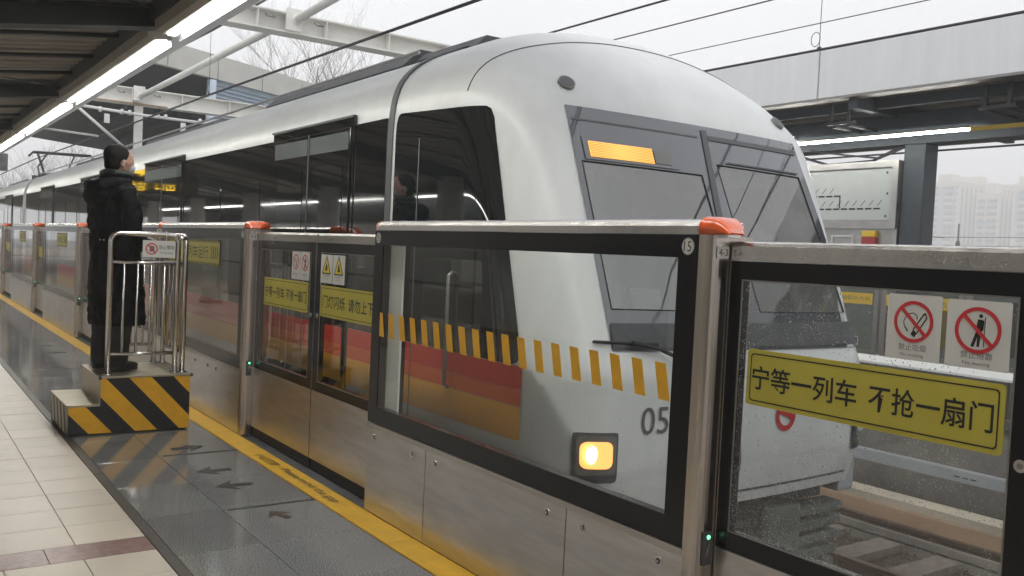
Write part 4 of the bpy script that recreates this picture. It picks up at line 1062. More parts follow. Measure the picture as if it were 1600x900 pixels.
# side band, doors, windows on the platform side
XS = 2.75
def sbox(name, m, y0, y1, z0, z1, off=.006, parent=None, b=.0): 
    return box(name, m, parent or tn, XS-off, XS+.004, y0, y1, z0, z1)
def side_car(y0, y1, doors):
    sbox('red_stripe', 'train_red', y0, y1, .79, .912, .004); sbox('orange_red_stripe', 'train_orange_red', y0, y1, .70, .789, .004); sbox('orange_stripe', 'train_orange', y0, y1, .52, .699, .004)
    cur = y0
    for (a, b) in doors+[(y1, y1)]:
        if a-cur > .3:
            bnd = sbox('window_band', 'train_black', cur+.01, a-.01, .915, 2.37, .004)
            L = a-cur
            if L > 1.4:
                k = 2 if L > 2.5 else 1; pad = .32
                wv = (L-2*pad-.12*(k-1))/k
                for j in range(k):
                    wa = cur+pad+j*(wv+.12)
                    wn = MB().prism(rrect(-wa-wv, -wa, 1.02, 2.05, .06), planeX(XS), .0045, .009).build('window', 'train_window', bnd)
        if b > a:
            d = thing_door(a, b)
        cur = b
def thing_door(a, b):
    fr = MB().box(XS-.010, XS+.004, a, b, .03, 2.44); f = fr.build('door_surround', 'train_black', tn)
    mid = (a+b)/2
    for (p, q) in ((a+.06, mid-.008), (mid+.008, b-.06)):
        l_ = MB().bbox(XS-.022, XS-.008, p, q, .06, 2.36, b=.005).build('door_leaf', 'train_black', tn)
        MB().prism(rrect(-q+.10, -p-.10, 1.0, 2.10, .06), planeX(XS-.022), .0005, .003).build('door_window', 'train_window', l_)
        MB().box(XS-.0245, XS-.022, p+.02, q-.02, 2.20, 2.33).build('header_glass', 'windshield_clear', l_)
        MB().box(XS-.0235, XS-.022, p, q, .79, .912).build('door_red', 'train_red', l_); MB().box(XS-.0235, XS-.022, p, q, .70, .789).build('door_orange_red', 'train_orange_red', l_)
        MB().box(XS-.0235, XS-.022, p, q, .52, .699).build('door_orange', 'train_orange', l_)
    box('door_gap', 'train_seam', tn, XS-.026, XS-.010, mid-.007, mid+.007, .06, 2.36)
    box('door_top_line', 'train_seam', tn, XS-.028, XS-.01, a, b, 2.425, 2.44)
    return f
side_car(5.42, 23.98, [(5.92, 7.55), (10.35, 12.2), (15.0, 16.8), (19.7, 21.5)])
side_car(24.57, 44.9, [(26.6, 28.3), (31.2, 32.9), (35.8, 37.5), (40.4, 42.1)])
# lower skirt, roof gear, underframe
box('skirt_rail', 'steel_dull', tn, 2.742, 2.76, 3.95, 66, .06, .118)
box('underframe', 'underframe', tn, 2.95, 5.35, 4.1, 66, -.55, .115)
rf = MB()
for a, b, h in ((5.30, 6.2, 3.02), (6.25, 9.3, 3.07)):
    rf.prism([(3.30, 2.88), (3.27, 2.92), (3.32, h-.10), (3.42, h), (4.88, h), (4.98, h-.10), (5.03, 2.92), (5.0, 2.88)], lambda p, q, tt: (p, tt, q), a, b)
rf.build('roof_fairing', 'dark_equipment', tn)
for a, b in ((11.5, 15.5), (18.0, 22.0), (30.5, 35.0), (38, 42)):
    MB().prism([(3.45, 2.90), (3.5, 3.05), (4.8, 3.05), (4.85, 2.90)], lambda p, q, tt: (p, tt, q), a, b).build('air_conditioner', 'underframe', tn)
MB().tube([(3.0, 5.5, 2.86), (3.0, 23.8, 2.86)], .012, 6).build('roof_gutter', 'train_roof', tn)
# pantograph on second car
pg = MB(); Yp = 28.5
pg.tube([(3.30, Yp, 3.60), (3.42, Yp, 3.74), (4.90, Yp, 3.77), (5.02, Yp, 3.62)], .035, 6); pg.tube([(3.42, Yp+.35, 3.74), (4.90, Yp+.35, 3.77)], .03, 6)
for sx in (-.35, .35): pg.tube([(CX+sx, Yp+.2, 3.74), (CX+sx*1.2, Yp+1.6, 3.42), (CX+sx*1.5, Yp+.2, 3.10)], .025, 6)
pg.tube([(3.55, Yp+.2, 3.72), (3.75, Yp+.3, 3.15)], .035, 6); pg.tube([(3.60, Yp+.2, 3.15), (4.75, Yp+.2, 3.15)], .03, 6); pg.tube([(3.6, Yp+1.2, 3.1), (5.0, Yp+1.2, 3.5)], .03, 6)
for x in (3.6, 4.7):
    for y in (Yp, Yp+1.3): pg.box(x-.05, x+.05, y-.05, y+.05, 2.9, 3.15)
pg.build('pantograph', 'dark_equipment', tn)
# coupler, bogie gear under nose
cp = MB().bbox(3.98, 4.32, 3.05, 3.9, -.52, -.26, b=.03); cp.build('coupler', 'underframe', tn)
MB().cyl((4.15, 3.02, -.39), (0, 1, 0), .13, .10, 16).build('coupler_face', 'dark_equipment', tn)
bbox('front_beam', 'underframe', tn, 2.95, 5.30, 3.72, 3.95, -.05, .118, b=.02)
bbox('equipment_box', 'underframe', tn, 4.45, 4.80, 3.50, 3.85, -.45, .02, b=.03)
for k in range(5): bbox('hose_rack', 'underframe', tn, 4.86, 5.30, 3.55+.01*k, 3.70, -.04-.10*k-.06, -.04-.10*k, b=.01)
bbox('side_step', 'cover_grey', tn, 5.17, 5.34, 3.50, 3.66, .04, .34, b=.03)
for sx in (-1, 1): MB().tube([(4.15+sx*.55, 3.72, -.05), (4.15+sx*.5, 3.5, -.4), (4.15+sx*.3, 3.6, -.7)], .035, 8).build('hose', 'rubber', tn)
for k in range(6): MB().tube([(3.3+.32*k, 3.75, -.08), (3.28+.33*k, 3.62, -.30-.05*(k % 3)), (3.4+.30*k, 3.80, -.50)], .018, 6).build('cable_loop', 'rubber', tn)
MB().tube([(3.1, 3.70, -.12), (5.2, 3.70, -.12)], .03, 8).build('brake_pipe', 'underframe', tn)
for k in range(4): bbox('valve_box', 'dark_equipment', tn, 3.15+.25*k, 3.30+.25*k, 3.78, 3.90, -.42, -.18+.03*(k % 2), b=.01)
for y in (5.6, 8.1, 19.9, 22.4, 27, 29.5):
    for x in (3.43, 4.87): 
        MB().cyl((x, y, -.68), (1, 0, 0), .42, .13, 28).build('wheel', 'dark_equipment', tn)
for y in (6.85, 21.15, 28.25): bbox('bogie', 'dark_equipment', tn, 3.2, 5.1, y-1.4, y+1.4, -.9, -.56, b=.03)
bbox('snow_plough', 'dark_equipment', tn, 3.2, 5.1, 3.95, 4.05, -1.0, -.56, b=.02)

# ================================================================== GUARD STAND
stn = thing('guard_stand', (1.6, 7.5, 0), 'two step metal stand with black and yellow hazard stripes on platform', 'step stand')
ya, yb = 7.18, 7.92
bbox('upper_box', 'stand_metal', stn, 1.345, 2.005, ya+.004, yb, .012, .425, b=.004)
bbox('top_plate', 'stand_metal', stn, 1.335, 2.015, ya-.006, yb+.01, .426, .440, b=.004)
bbox('lower_step', 'stand_metal', stn, 1.13, 1.342, ya+.004, yb, .012, .222, b=.004)
bbox('step_plate', 'stand_metal', stn, 1.12, 1.344, ya-.006, yb+.01, .2235, .236, b=.004)
mpS = lambda a, b, t: (a, ya+.003-t, b)
def clip_band(m, x0, x1, z0, z1, c0, wdt, sl, thick=.0015):
    # band between lines x = c0 + (z1top - z)*sl ... clipped to rect with Sutherland-Hodgman
    poly = [(x0, z0), (x1, z0), (x1, z1), (x0, z1)]
    def clip(poly, f):
        out = []
        for i in range(len(poly)):
            p, q = poly[i], poly[(i+1) % len(poly)]; fp_, fq = f(p), f(q)
            if fp_ >= 0: out.append(p)
            if (fp_ >= 0) != (fq >= 0):
                t = fp_/(fp_-fq); out.append((p[0]+(q[0]-p[0])*t, p[1]+(q[1]-p[1])*t))
        return out
    poly = clip(poly, lambda p: p[0]-(c0-p[1]*sl)); 
    if poly: poly = clip(poly, lambda p: (c0+wdt-p[1]*sl)-p[0])
    return poly
faces = [(1.350, 2.000, .014, .424), (1.135, 1.350, .014, .218)]
sl = .92; P2 = .325
for fi, (x0, x1, z0, z1) in enumerate(faces):
    bs_ = MB().flat([(x0, z0), (x1, z0), (x1, z1), (x0, z1)], mpS, .0012).build('hazard_face', 'hazard_black', stn)
    k = -2
    while k < 8:
        c0 = 1.245+.045+k*P2
        po = clip_band(None, x0, x1, z0, z1, c0, P2*.5, sl)
        if len(po) > 2: MB().flat(po, mpS, .0024).build('yellow_stripe', 'hazard_yellow', bs_)
        k += 1
# riser of lower step: worn stripes
mpR = lambda a, b, t: (1.129-t, a, b)
rs_ = MB().flat([(ya+.01, .014), (yb-.005, .014), (yb-.005, .218), (ya+.01, .218)], mpR, .002).build('riser_face', 'stand_metal', stn)
for k in range(-3, 9):
    po = clip_band(None, ya+.01, yb-.005, .014, .218, ya+k*.16, .07, -.5)
    if len(po) > 2: MB().flat(po, mpR, .0035).build('worn_stripe', 'dark_inlay', rs_)
for x in (1.15, 1.97):
    for y in (ya+.05, yb-.05): MB().cyl((x, y, .006), (0, 0, 1), .022, .012, 12).build('foot', 'rubber', stn)
for x, y, z in ((1.345, ya, .432), (2.010, ya, .432), (1.345, yb, .432)): MB().ell((x, y, z), (.014,)*3, 8, 6).build('corner_bolt', 'dark_equipment', stn)
for x, y, z in ((1.14, ya-.0, .23),): pass
# railing: three panels
def rail_panel(p0, p1, n, name='rail_panel', mid=True, r=.021):
    p0 = Vector(p0); p1 = Vector(p1); d = (p1-p0).normalized(); zt = 1.52; zb = .44; c = .06
    path = [p0+Vector((0, 0, zb)), p0+Vector((0, 0, zt-c))]
    for k in range(1, 5):
        a = math.pi/2*k/4; path.append(p0+d*c*(1-math.cos(a))+Vector((0, 0, zt-c+c*math.sin(a))))
    for k in range(0, 5):
        a = math.pi/2*k/4; path.append(p1-d*c*(1-math.sin(a))+Vector((0, 0, zt-c+c*math.cos(a))))
    path += [p1+Vector((0, 0, zb))]
    o = MB().tube(path, r, 12).build('handrail', 'steel_bright', stn)
    for zz in (1.30, .60): MB().tube([p0+Vector((0, 0, zz)), p1+Vector((0, 0, zz))], .014, 8).build('cross_bar', 'steel_bright', stn)
    for k in range(n):
        q = p0+(p1-p0)*(k+1)/(n+1); MB().tube([q+Vector((0, 0, .60)), q+Vector((0, 0, 1.30))], .010, 8).build('baluster', 'steel_bright', stn)
    for q in (p0, p1): MB().cyl(q+Vector((0, 0, .446)), (0, 0, 1), .036, .012, 16).build('flange', 'steel_bright', stn)
rail_panel((1.405, 7.25, 0), (1.895, 7.25, 0), 4); rail_panel((1.955, 7.26, 0), (1.955, 7.86, 0), 4); rail_panel((1.885, 7.88, 0), (1.42, 7.88, 0), 4)
MB().tube([(1.895, 7.25, 1.50), (1.955, 7.26, 1.50)], .02, 10).build('corner_joint', 'steel_bright', stn)
ns = thing('climbing_sign', (1.75, 7.22, 1.4), 'small white no climbing sign tied to the stand rail', 'sign')
mpN = lambda a, b, t: (a, 7.226-t, b)
MB().prism(rrect(1.625, 1.865, 1.345, 1.475, .006), mpN, 0, .003).build('plate', 'sticker_white', ns)
MB().ring((1.69, 1.41), .036, .045, mpN, .0035, 24).flat([(1.660, 1.436), (1.667, 1.443), (1.720, 1.384), (1.713, 1.377)], mpN, .004).build('red_ring', 'ink_red', ns)
MB().flat([(1.672, 1.39), (1.695, 1.388), (1.712, 1.40), (1.708, 1.43), (1.68, 1.435)], mpN, .0037).build('pictogram', 'ink_grey', ns)
text('禁止攀爬', 'ink', ns, mpN, 1.80, 1.425, .032, width=.115, t=.0035); text('No climbing', 'ink', ns, mpN, 1.80, 1.380, .016, width=.095, t=.0035)
MB().tube([(1.80, 7.228, 1.47), (1.80, 7.226, 1.54), (1.80, 7.25, 1.548)], .003, 5).build('cable_tie', 'white_plastic', ns)

# ================================================================== GUARD
def remeshed(mb, name, m, parent, vox=.014, smooth=6, disp=0, dscale=.12):
    o = mb.build(name, m, parent)
    md = o.modifiers.new('r', 'REMESH'); md.mode = 'VOXEL'; md.voxel_size = vox
    sm_ = o.modifiers.new('s', 'SMOOTH'); sm_.iterations = smooth; sm_.factor = .6
    if disp:
        tx = bpy.data.textures.new('folds', 'CLOUDS'); tx.noise_scale = dscale
        dm = o.modifiers.new('d', 'DISPLACE'); dm.texture = tx; dm.strength = disp; dm.mid_level = .5
    dg = bpy.context.evaluated_depsgraph_get(); me = bpy.data.meshes.new_from_object(o.evaluated_get(dg))
    o.modifiers.clear(); old = o.data; o.data = me; bpy.data.meshes.remove(old)
    for p in o.data.polygons: p.use_smooth = True
    if not o.data.materials: o.data.materials.append(MATS[m])
    return o
HX, HY, HZ = 1.475, 7.52, .442
guard = thing('person', (HX, HY, HZ), 'guard in long black hooded coat and face mask standing on stand', 'person')
# facing direction: mostly +X, turned away from camera (+Y)
fa = math.radians(22); F_ = Vector((math.cos(fa), math.sin(fa), 0)); L_ = Vector((-math.sin(fa), math.cos(fa), 0))   # forward, left(side)
def G(f, l, z): return Vector((HX, HY, HZ))+F_*f+L_*l+Vector((0, 0, z))
def loft(mb, secs, n=20):
    """secs: (f,l,z,rf,rl[,tilt])"""
    vs = []
    for s in secs:
        f, l, z, rf, rl = s[:5]
        for k in range(n):
            a = 2*math.pi*k/n; ca, sa = math.cos(a), math.sin(a)
            vs.append(G(f+rf*ca, l+rl*sa, z+(s[5]*ca if len(s) > 5 else 0)))
    fs = []
    for i in range(len(secs)-1):
        for k in range(n): fs.append((i*n+k, i*n+(k+1) % n, (i+1)*n+(k+1) % n, (i+1)*n+k))
    fs.append(tuple(range(n-1, -1, -1))); fs.append(tuple((len(secs)-1)*n+k for k in range(n)))
    return mb.add(vs, fs, True)
def limb(mb, pts, rs, n=14): return mb.tube([G(*p) for p in pts], 0, n, rs=rs)
# body (one continuous mesh: torso, neck, head, arms, hands, legs)
b = MB()
loft(b, [(0,0,.86,.10,.15),(0,0,.98,.105,.155),(0,0,1.15,.10,.14),(.0,0,1.32,.11,.165),(-.01,0,1.42,.095,.17),(-.01,0,1.47,.06,.10),(.01,0,1.53,.052,.055)])
for s in (-1, 1):
    limb(b, [(0,s*.09,.90),(.01,s*.095,.5),(.0,s*.10,.10),(.0,s*.10,.06)], [.085,.055,.038,.04])
    limb(b, [(-.01,s*.18,1.40),(-.01,s*.22,1.18),(.10,s*.20,1.02),(.24,s*.14,.97)], [.05,.042,.036,.028])
b.ell(G(.045, 0, 1.635), (.098, .077, .118), 20, 14, rot=Matrix.Rotation(fa, 3, 'Z'))       # cranium
b.ell(G(.06, 0, 1.585), (.062, .055, .075), 16, 10, rot=Matrix.Rotation(fa, 3, 'Z'))       # jaw
b.ell(G(.128, 0, 1.605), (.018, .013, .022), 10, 8, rot=Matrix.Rotation(fa, 3, 'Z'))       # nose
b.ell(G(.112, 0, 1.645), (.018, .05, .012), 10, 8, rot=Matrix.Rotation(fa, 3, 'Z'))        # brow
for s in (-1, 1):
    b.ell(G(.012, s*.080, 1.618), (.019, .010, .032), 10, 8, rot=Matrix.Rotation(fa, 3, 'Z'))
    b.ell(G(.275, s*.10, .965), (.050, .026, .016), 12, 8, rot=Matrix.Rotation(fa-s*.5, 3, 'Z'))
    for k, (dl, ln_) in enumerate(((-.030, .062), (-.010, .072), (.010, .068), (.028, .055))):
        limb(b, [(.315, s*.09+dl*.8, .967), (.315+ln_*.55, s*.075+dl*.8, .968), (.315+ln_*.9, s*.068+dl*.8, .950), (.315+ln_, s*.066+dl*.8, .935)], [.0095, .009, .008, .006], 8)
    limb(b, [(.27, s*.085-s*.02, .965), (.305, s*.045, .965), (.33, s*.040, .955)], [.011, .010, .007], 8)
body_g = remeshed(b, 'body', 'skin', guard, vox=.0075, smooth=3)
# eyes
for s in (-1, 1): MB().ell(G(.118, s*.031, 1.632), (.009, .012, .008), 10, 6).build('eye', 'ink', guard)
# hair
hm = MB(); hm.ell(G(.004, 0, 1.676), (.104, .084, .096), 22, 14, rot=Matrix.Rotation(fa, 3, 'Z')); hm.ell(G(-.030, 0, 1.615), (.062, .072, .070), 16, 10, rot=Matrix.Rotation(fa, 3, 'Z'))
hair = remeshed(hm, 'hair', 'hair', guard, vox=.010, smooth=3, disp=.012, dscale=.03)
# mask and strap
mk = MB(); mk.ell(G(.092, 0, 1.588), (.066, .066, .054), 16, 10, rot=Matrix.Rotation(fa, 3, 'Z')); remeshed(mk, 'face_mask', 'mask', guard, vox=.008, smooth=3)
for s in (-1, 1): MB().tube([G(.085, s*.060, 1.60), G(.04, s*.080, 1.625), G(.005, s*.092, 1.645), G(-.010, s*.090, 1.61), G(.03, s*.078, 1.575), G(.08, s*.060, 1.562)], .0022, 5).build('ear_strap', 'white_plastic', guard)
# coat: long, slightly flared, belt line soft; hood at back; sleeves forward resting by rail
c = MB()
loft(c, [(.05,0,.36,.205,.215,.0),(.05,0,.38,.21,.22),(.04,0,.55,.205,.215),(.03,0,.75,.195,.205),(.02,0,.93,.180,.195),(.01,0,1.05,.178,.195),(.01,0,1.2,.178,.205),(.0,0,1.33,.162,.21),(-.02,0,1.42,.135,.205),(-.02,0,1.475,.105,.14),(-.01,0,1.53,.085,.09)])
for s in (-1, 1):
    limb(c, [(-.02,s*.155,1.40),(-.01,s*.215,1.28),(.0,s*.235,1.12),(.05,s*.225,1.03),(.13,s*.18,1.00),(.23,s*.135,.985)], [.085,.080,.074,.068,.058,.048])
coat = remeshed(c, 'coat', 'coat', guard, vox=.012, smooth=4, disp=.040, dscale=.075)
h = MB(); 
hd = [(-.13,-.13,1.43),(-.19,-.06,1.42),(-.21,0,1.41),(-.19,.06,1.42),(-.13,.13,1.43)]
limb(h, [(.05,-.105,1.475),(-.06,-.12,1.46),(-.16,-.075,1.43),(-.185,0,1.415),(-.16,.075,1.43),(-.06,.12,1.46),(.05,.105,1.475)], [.038,.048,.055,.058,.055,.048,.038])
h.ell(G(-.15, 0, 1.36), (.085, .13, .10), 18, 12, rot=Matrix.Rotation(fa, 3, 'Z'))
remeshed(h, 'hood', 'coat', guard, vox=.011, smooth=4, disp=.018, dscale=.06)
cl = MB(); limb(cl, [(.09,-.06,1.52),(.03,-.10,1.53),(-.06,-.085,1.54),(-.085,0,1.545),(-.06,.085,1.54),(.03,.10,1.53),(.09,.06,1.52)], [.026]*7)
remeshed(cl, 'collar', 'coat_trim', guard, vox=.009, smooth=2)
tr_ = MB()
for s in (-1, 1): limb(tr_, [(.0,s*.085,.60),(.005,s*.095,.35),(-.005,s*.10,.16),(-.01,s*.10,.045)], [.105,.095,.086,.080])
remeshed(tr_, 'trousers', 'trousers', guard, vox=.012, smooth=3, disp=.014, dscale=.06)
for s in (-1, 1):
    sh = MB(); sh.ell(G(.045, s*.10, .040), (.135, .050, .042), 18, 10, rot=Matrix.Rotation(fa, 3, 'Z')); sh.ell(G(-.02, s*.10, .07), (.07, .046, .055), 14, 8, rot=Matrix.Rotation(fa, 3, 'Z'))
    sh.ell(G(.045, s*.10, .012), (.140, .054, .012), 18, 6, rot=Matrix.Rotation(fa, 3, 'Z'))
    remeshed(sh, 'shoe', 'shoe', guard, vox=.008, smooth=2)
for k, (f, l, z) in enumerate(((-.165, -.08, 1.02), (-.155, -.11, 1.02))): MB().ell(G(f, l, z), (.008,)*3, 8, 6).build('coat_button', 'steel_dull', guard)
pz = MB(); pz.ell(G(-.06, -.235, .97), (.085, .05, .13), 16, 10, rot=Matrix.Rotation(fa, 3, 'Z')); remeshed(pz, 'side_pouch', 'coat', guard, vox=.011, smooth=3, disp=.01, dscale=.05)

# ================================================================== BACKGROUND
# station concourse bridging the tracks
cc = thing('station_concourse', (8, 28, 5.4), 'pale panelled concourse roof bridging the tracks behind the girders', 'building')
A = Vector((1.0, 19.6, 0)); B = Vector((16.0, 27.4, 0))
A = Vector((4.938, 21.568, 0)); B = Vector((10.891, 24.737, 0)); dd_ = (B-A).normalized(); A0 = A-dd_*1.2; nrm = Vector((dd_.y, -dd_.x, 0)) 
L = 17; step = 1.55
for k in range(11):
    p = A0+dd_*(k*step); q = A0+dd_*(k*step+step-.03)
    m = MB(); zt, zb = 6.02, 5.44
    vs = [p+nrm*.10, q+nrm*.10, q-nrm*.05, p-nrm*.05]
    m.add([(*v.xy, zb) for v in vs]+[(*v.xy, zt) for v in vs], [(0,1,5,4),(1,2,6,5),(2,3,7,6),(3,0,4,7),(4,5,6,7),(3,2,1,0)]); m.build('parapet_panel', 'parapet', cc)
m = MB(); p, q = A0-dd_*.0, A0+dd_*17; r_ = q-nrm*22; s_ = p-nrm*2+Vector((-3.5, 20, 0))
r_ = q+Vector((-4, 22, 0)); s_ = Vector((3.0, 41, 0))
vs = [p-nrm*.06, q-nrm*.06, r_, s_]
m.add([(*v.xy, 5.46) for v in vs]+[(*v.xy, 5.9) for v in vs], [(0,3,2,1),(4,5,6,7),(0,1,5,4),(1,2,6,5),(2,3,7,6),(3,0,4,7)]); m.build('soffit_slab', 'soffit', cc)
for k in range(5):
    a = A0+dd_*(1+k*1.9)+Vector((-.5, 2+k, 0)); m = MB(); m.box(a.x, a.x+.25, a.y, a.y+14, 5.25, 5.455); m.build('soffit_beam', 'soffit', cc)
for k in range(4):
    m = MB(); x = 5.2+k*.7; y = 27.5+k*.3; m.cyl((x, y, 5.33), (0, 0, 1), .08, .22, 10); m.build('spotlight', 'dark_equipment', cc)
# louvred wall under the parapet
W0 = Vector((*(A0+dd_*2.2-nrm*1.4).xy, 0))
wd0 = MB(); Ws = A0+dd_*2.95-nrm*.04; We = Ws+dd_*9
wl_ = MB(); wl_.add([(*Ws.xy, 2.0), (*We.xy, 2.0), (*We.xy, 5.44), (*Ws.xy, 5.44)], [(0,1,2,3)]); wl_.build('louvre_wall', 'louver', cc)
for k in range(30):
    z = 2.6+k*.095
    m = MB(); a, b_2 = Ws+nrm*.008, We+nrm*.008; m.add([(*a.xy, z), (*b_2.xy, z), (*(b_2+nrm*.06).xy, z-.045), (*(a+nrm*.06).xy, z-.045)], [(0,1,2,3)]); m.build('louvre_slat', 'louver', cc)
MB().tube([(*(Ws+nrm*.08).xy, 2), (*(Ws+nrm*.08).xy, 5.4)], .12, 8).build('corner_pipe', 'louver', cc)
rl = MB(); 
for z in (4.35, 4.75): rl.tube([(*(Ws+dd_*.6+nrm*.8).xy, z), (*(We+nrm*.8).xy, z)], .02, 6)
for k in range(8): a = Ws+dd_*(.6+k*1.1)+nrm*.8; rl.tube([(*a.xy, 3.6), (*a.xy, 4.75)], .02, 6)
rl.build('service_railing', 'girder', cc)
# bare trees
def bare_tree(loc, h, seed, label, cat='tree', spread=.55, r0=.16, levels=5):
    R_ = random.Random(seed); t = thing('bare_tree', loc, label, cat, 'bare winter trees behind the station'); tr_m = MB(); cr = MB()
    def grow(p, d, ln_, r, lev):
        pts = [p]; rs = [r]; q = p.copy(); dd = d.copy()
        for k in range(3):
            dd = (dd+Vector((R_.uniform(-.14, .14), R_.uniform(-.14, .14), .06))).normalized(); q = q+dd*ln_/3; pts.append(q.copy()); rs.append(r*(1-.28*(k+1)/3))
        (tr_m if lev == 0 else cr).tube(pts, 0, 5 if lev < 2 else 4 if lev < 3 else 3, cap=False, rs=rs)
        if lev >= levels: return
        for k in range(R_.choice((3, 4)) if lev else 6):
            a = R_.uniform(0, 6.28); base = pts[R_.choice((1, 2, 3)) if lev else R_.choice((1, 2, 2, 3, 3))]
            side = Vector((math.cos(a), math.sin(a), R_.uniform(.0, .5))).normalized()
            grow(base, (dd*.75+side*spread).normalized(), ln_*R_.uniform(.55, .82), max(r*.46, .0065), lev+1)
    grow(Vector(loc), Vector((0, 0, 1)), h*.36, r0, 0)
    tr_m.build('trunk', 'bark', t); cr.build('crown', 'bark', t); return t
bare_tree((21.2, 47, -1.6), 17.2, 4, 'bare tree with fine spreading twigs above the concourse roof', r0=.20)
bare_tree((25.2, 51, -1.6), 15.0, 9, 'smaller bare tree right behind the twiggy tree', r0=.16)
bare_tree((14.0, 95, -1.6), 15, 21, 'hazy bare tree behind the pantograph', r0=.2)
bare_tree((9.5, 100, -1.6), 13, 22, 'hazy bare tree at the far left above the train', r0=.2)
bare_tree((19, 98, -1.6), 16, 23, 'hazy bare tree left of the guard head', r0=.2)
bare_tree((5, 104, -1.6), 13, 25, 'hazy bare tree at the picture edge above the first screens', r0=.2)
# apartment towers
def tower(x, y, wx, wy, h, label, seed, grey=None):
    R_ = random.Random(seed); t = thing('apartment_tower', (x, y, -1.6), label, 'apartment block', 'apartment towers in the haze')
    box('wall', 'building_cream', t, x, x+wx, y, y+wy, -1.6, h)
    box('roof_parapet', 'building_cream', t, x-.4, x+wx+.4, y-.4, y+wy+.4, h+.01, h+.9)
    box('stair_head', 'building_cream', t, x+1, x+8, y+wy*.3, y+wy*.3+wy*.4, h+.92, h+4.5)
    if grey: box('grey_panel', 'building_grey', t, x-.25, x-.02, y+wy*grey[0], y+wy*grey[1], h*grey[2], h*.96)
    nf = int((h+1.6)//3); 
    wv = MB().box(x-.06, x, y-.75, y+.75, -1.6, -.1); first = None
    for f in range(nf):
        z = -1.6+f*3+1.0
        for c_ in range(int(wy//3.1)):
            yy = y+1.6+c_*3.1
            if first is None:
                first = wv.build('window', 'building_window', t); first.location = Vector((x-.05, yy, z))-Vector(t.location); first_me = first
            else:
                o = first.copy(); COL.objects.link(o); o.parent = t; o.location = Vector((x-.05, yy, z))-Vector(t.location)
        # balconies, a stacked bay
        for fr_ in (.28, .74):
            yy = y+wy*fr_; hw = min(2.0, wy*.14)
            box('balcony', 'building_grey' if (f+seed) % 3 == 0 else 'building_cream', t, x-1.3, x-.06, yy-hw, yy+hw, z-1.0, z-.1)
            box('balcony_glazing', 'building_window', t, x-1.2, x-.07, yy-hw*.9, yy+hw*.9, z-.09, z+1.2)
        if f % 2: box('air_conditioner', 'building_grey', t, x-.6, x-.06, y+wy*.5, y+wy*.5+.8, z-.6, z)
    for c_ in range(int(wx//4)): box('end_window_strip', 'building_window', t, x+2+c_*4, x+3.2+c_*4, y-.07, y-.01, 1.5, h-1.5)
    return t
tower(405, 220.9, 22.7, 15.7, 44.2, 'cream apartment block with grey panel beside the dark column', 1, grey=(.1, .8, .35))
tower(427, 216.5, 24.3, 24.8, 45.0, 'tall cream apartment block in the middle of the hazy group', 2)
tower(410, 204.9, 19.4, 10.5, 38.8, 'lower cream block in front of the hazy middle tower', 3)
tower(446, 199.8, 24.3, 21.6, 46.1, 'pale apartment tower with balconies right of centre', 4)
tower(405, 178.2, 22.7, 18.4, 40.7, 'hazy apartment block cut by the right edge of the picture', 5, grey=(.5, .95, .6))
tower(459, 135.0, 25.9, 35.1, 43.4, 'remote hazy block beyond the right edge', 6)
def pole(x, y, h, label):
    t = thing('catenary_pole', (x, y, -1.6), label, 'pole', 'catenary poles beyond the far platform')
    MB().tube([(x, y, -1.6), (x, y, h)], .09, 8, rs=[.12, .05]).build('mast', 'dark_equipment', t)
    MB().tube([(x, y-1.0, h-1.6), (x, y+.9, h-1.5)], .04, 6).build('arm', 'dark_equipment', t); MB().ell((x, y, h-1.4), (.16, .16, .3), 8, 6).build('insulator', 'dark_equipment', t)
pole(60, 34.6, 5.7, 'thin pole right beside the dark column'); pole(60, 32.6, 5.05, 'thin pole with cross arm below the cream towers')
for z in (3.7, 4.3): tag(MB().tube([(60, 0, z), (60, 60, z-.3)], .02, 4).build('distant_wire', 'wire'), 'thin %s distant wire in front of the towers' % ('lower' if z < 4 else 'upper'), 'wire')

# ================================================================== PLATFORM INTERIOR (left of the view; seen in reflections)
for k, y in enumerate(beamY[1:]):
    t = thing('platform_column', (-1.9, y, 0), 'white round platform column '+['behind the camera', 'beside the camera to the left', 'left of the nearest tiles', 'second left outside the frame', 'third left outside the frame', 'fourth left outside the frame', 'fifth left outside the frame', 'sixth left outside the frame', 'last at platform end'][k], 'column', 'columns of the near canopy')
    MB().cyl((-1.9, y, 1.35), (0, 0, 1), .22, 2.66, 24).build('shaft', 'enclosure', t); MB().cyl((-1.9, y, .06), (0, 0, 1), .27, .12, 24).build('base_ring', 'steel', t)
en = thing('stair_enclosure', (-3.5, 18, 0), 'pale panelled stair enclosure in the middle of the platform', 'stair enclosure')
for k in range(10):
    y0 = 11+k*1.5
    bbox('panel', 'enclosure', en, -3.62, -3.5, y0+.01, y0+1.49, .02, 2.1, b=.006)
box('dark_top', 'canopy_beam', en, -3.7, -3.45, 11, 26, 2.11, 2.55); box('handrail', 'steel_bright', en, -3.42, -3.38, 11, 26, .9, .95)
ad = thing('advert_box', (-2.6, 5.5, 0), 'tall white advertising light box left of the camera', 'advert box')
bbox('case', 'steel_dull', ad, -3.0, -2.8, 4.4, 7.4, .3, 2.3, b=.01); box('poster', 'white_plastic', ad, -2.797, -2.785, 4.5, 7.3, .4, 2.2)
ad2 = dup(ad, (-2.6, 9.6, 0), 'second tall white advertising light box farther along platform')
hs_ = thing('hanging_sign', (.9, 20, 2.75), 'black hanging platform sign with glowing yellow arrow', 'hanging sign')
box('case', 'frame_black', hs_, -.1, 1.40, 19.95, 20.05, 2.42, 3.0)
mpH = lambda a, b, t: (a, 19.949-t, b)
MB().flat([(.95, 2.87), (1.10, 2.99), (1.10, 2.92), (1.32, 2.92), (1.32, 2.82), (1.10, 2.82), (1.10, 2.75)], mpH, .002).build('arrow', 'led_sign', hs_)
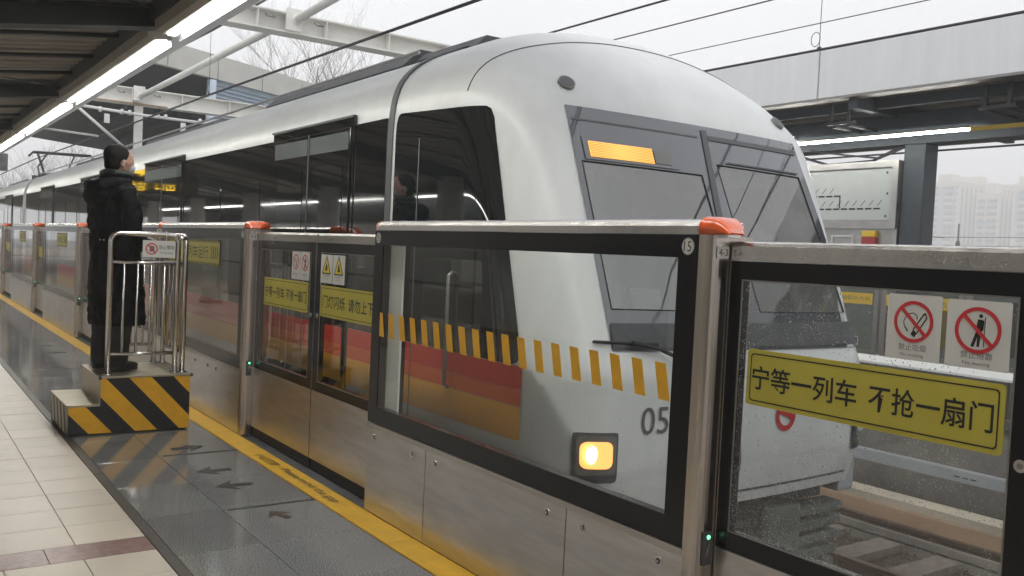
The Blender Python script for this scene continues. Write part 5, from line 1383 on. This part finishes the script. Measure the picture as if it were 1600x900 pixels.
text('站台', 'led_sign', hs_, mpH, 1.15, 2.56, .20, t=.002)
text('出口', 'led_sign', hs_, mpH, .55, 2.60, .20, t=.002)
for x in (0, 1.3): box('hanger', 'canopy_beam', hs_, x, x+.03, 19.985, 20.015, 3.0, 3.2)
hs2 = thing('hanging_sign', (1.6, 17, 2.6), 'small dark hanging sign at the left picture edge', 'hanging sign')
box('case', 'dark_equipment', hs2, 1.10, 1.665, 16.97, 17.03, 2.475, 2.76); box('hanger', 'canopy_beam', hs2, 1.40, 1.42, 16.99, 17.01, 2.76, 3.2)

bw_ = thing('platform_back_wall', (-6.5, 10, 0), 'panelled grey back wall of the near platform outside the frame', 'wall')
for k in range(24): bbox('wall_panel', 'enclosure' if k % 3 else 'cover_grey', bw_, -6.62, -6.5, -12+k*2.4+.01, -12+k*2.4+2.39, .01, 2.2, b=.006)
box('upper_wall', 'soffit', bw_, -6.66, -6.52, -12, 45.6, 2.205, 3.0)
src = None  # unseen lamps added to brighten the platform interior
for k, y in enumerate(beamY[1:9]):
    lab = 'added unseen strip light brightening the platform middle '+['behind camera', 'beside the camera', 'in the first bay', 'in the second bay', 'in the third bay', 'in the fourth bay', 'in the fifth bay', 'in the last bay'][k]
    if src is None:
        src = thing('strip_light', (-3.2, y, 2.6), lab, 'strip light', 'added strip lights brightening the platform middle')
        box('housing', 'fixture', src, -3.3, -3.1, y+.2, y+4.5, 2.56, 2.62); box('tube', 'fill_tube', src, -3.28, -3.12, y+.22, y+4.48, 2.545, 2.559)
    else: dup(src, (-3.2, y, 2.6), lab)
hz = MB().box(-170, 580, -170, 440, -2.7, 56)
hm_ = bpy.data.materials.new('haze'); hm_.use_nodes = True; n = hm_.node_tree; n.nodes.clear()
pv = n.nodes.new('ShaderNodeVolumePrincipled'); pv.inputs['Color'].default_value = (.96, .96, .965, 1); pv.inputs['Density'].default_value = .0031
om = n.nodes.new('ShaderNodeOutputMaterial'); n.links.new(pv.outputs[0], om.inputs['Volume'])
S.cycles.volume_bounces = 2
hzo = hz.build('haze', hm_); hzo['kind'] = 'stuff'; hzo['label'] = 'pale winter haze filling the air around the station'
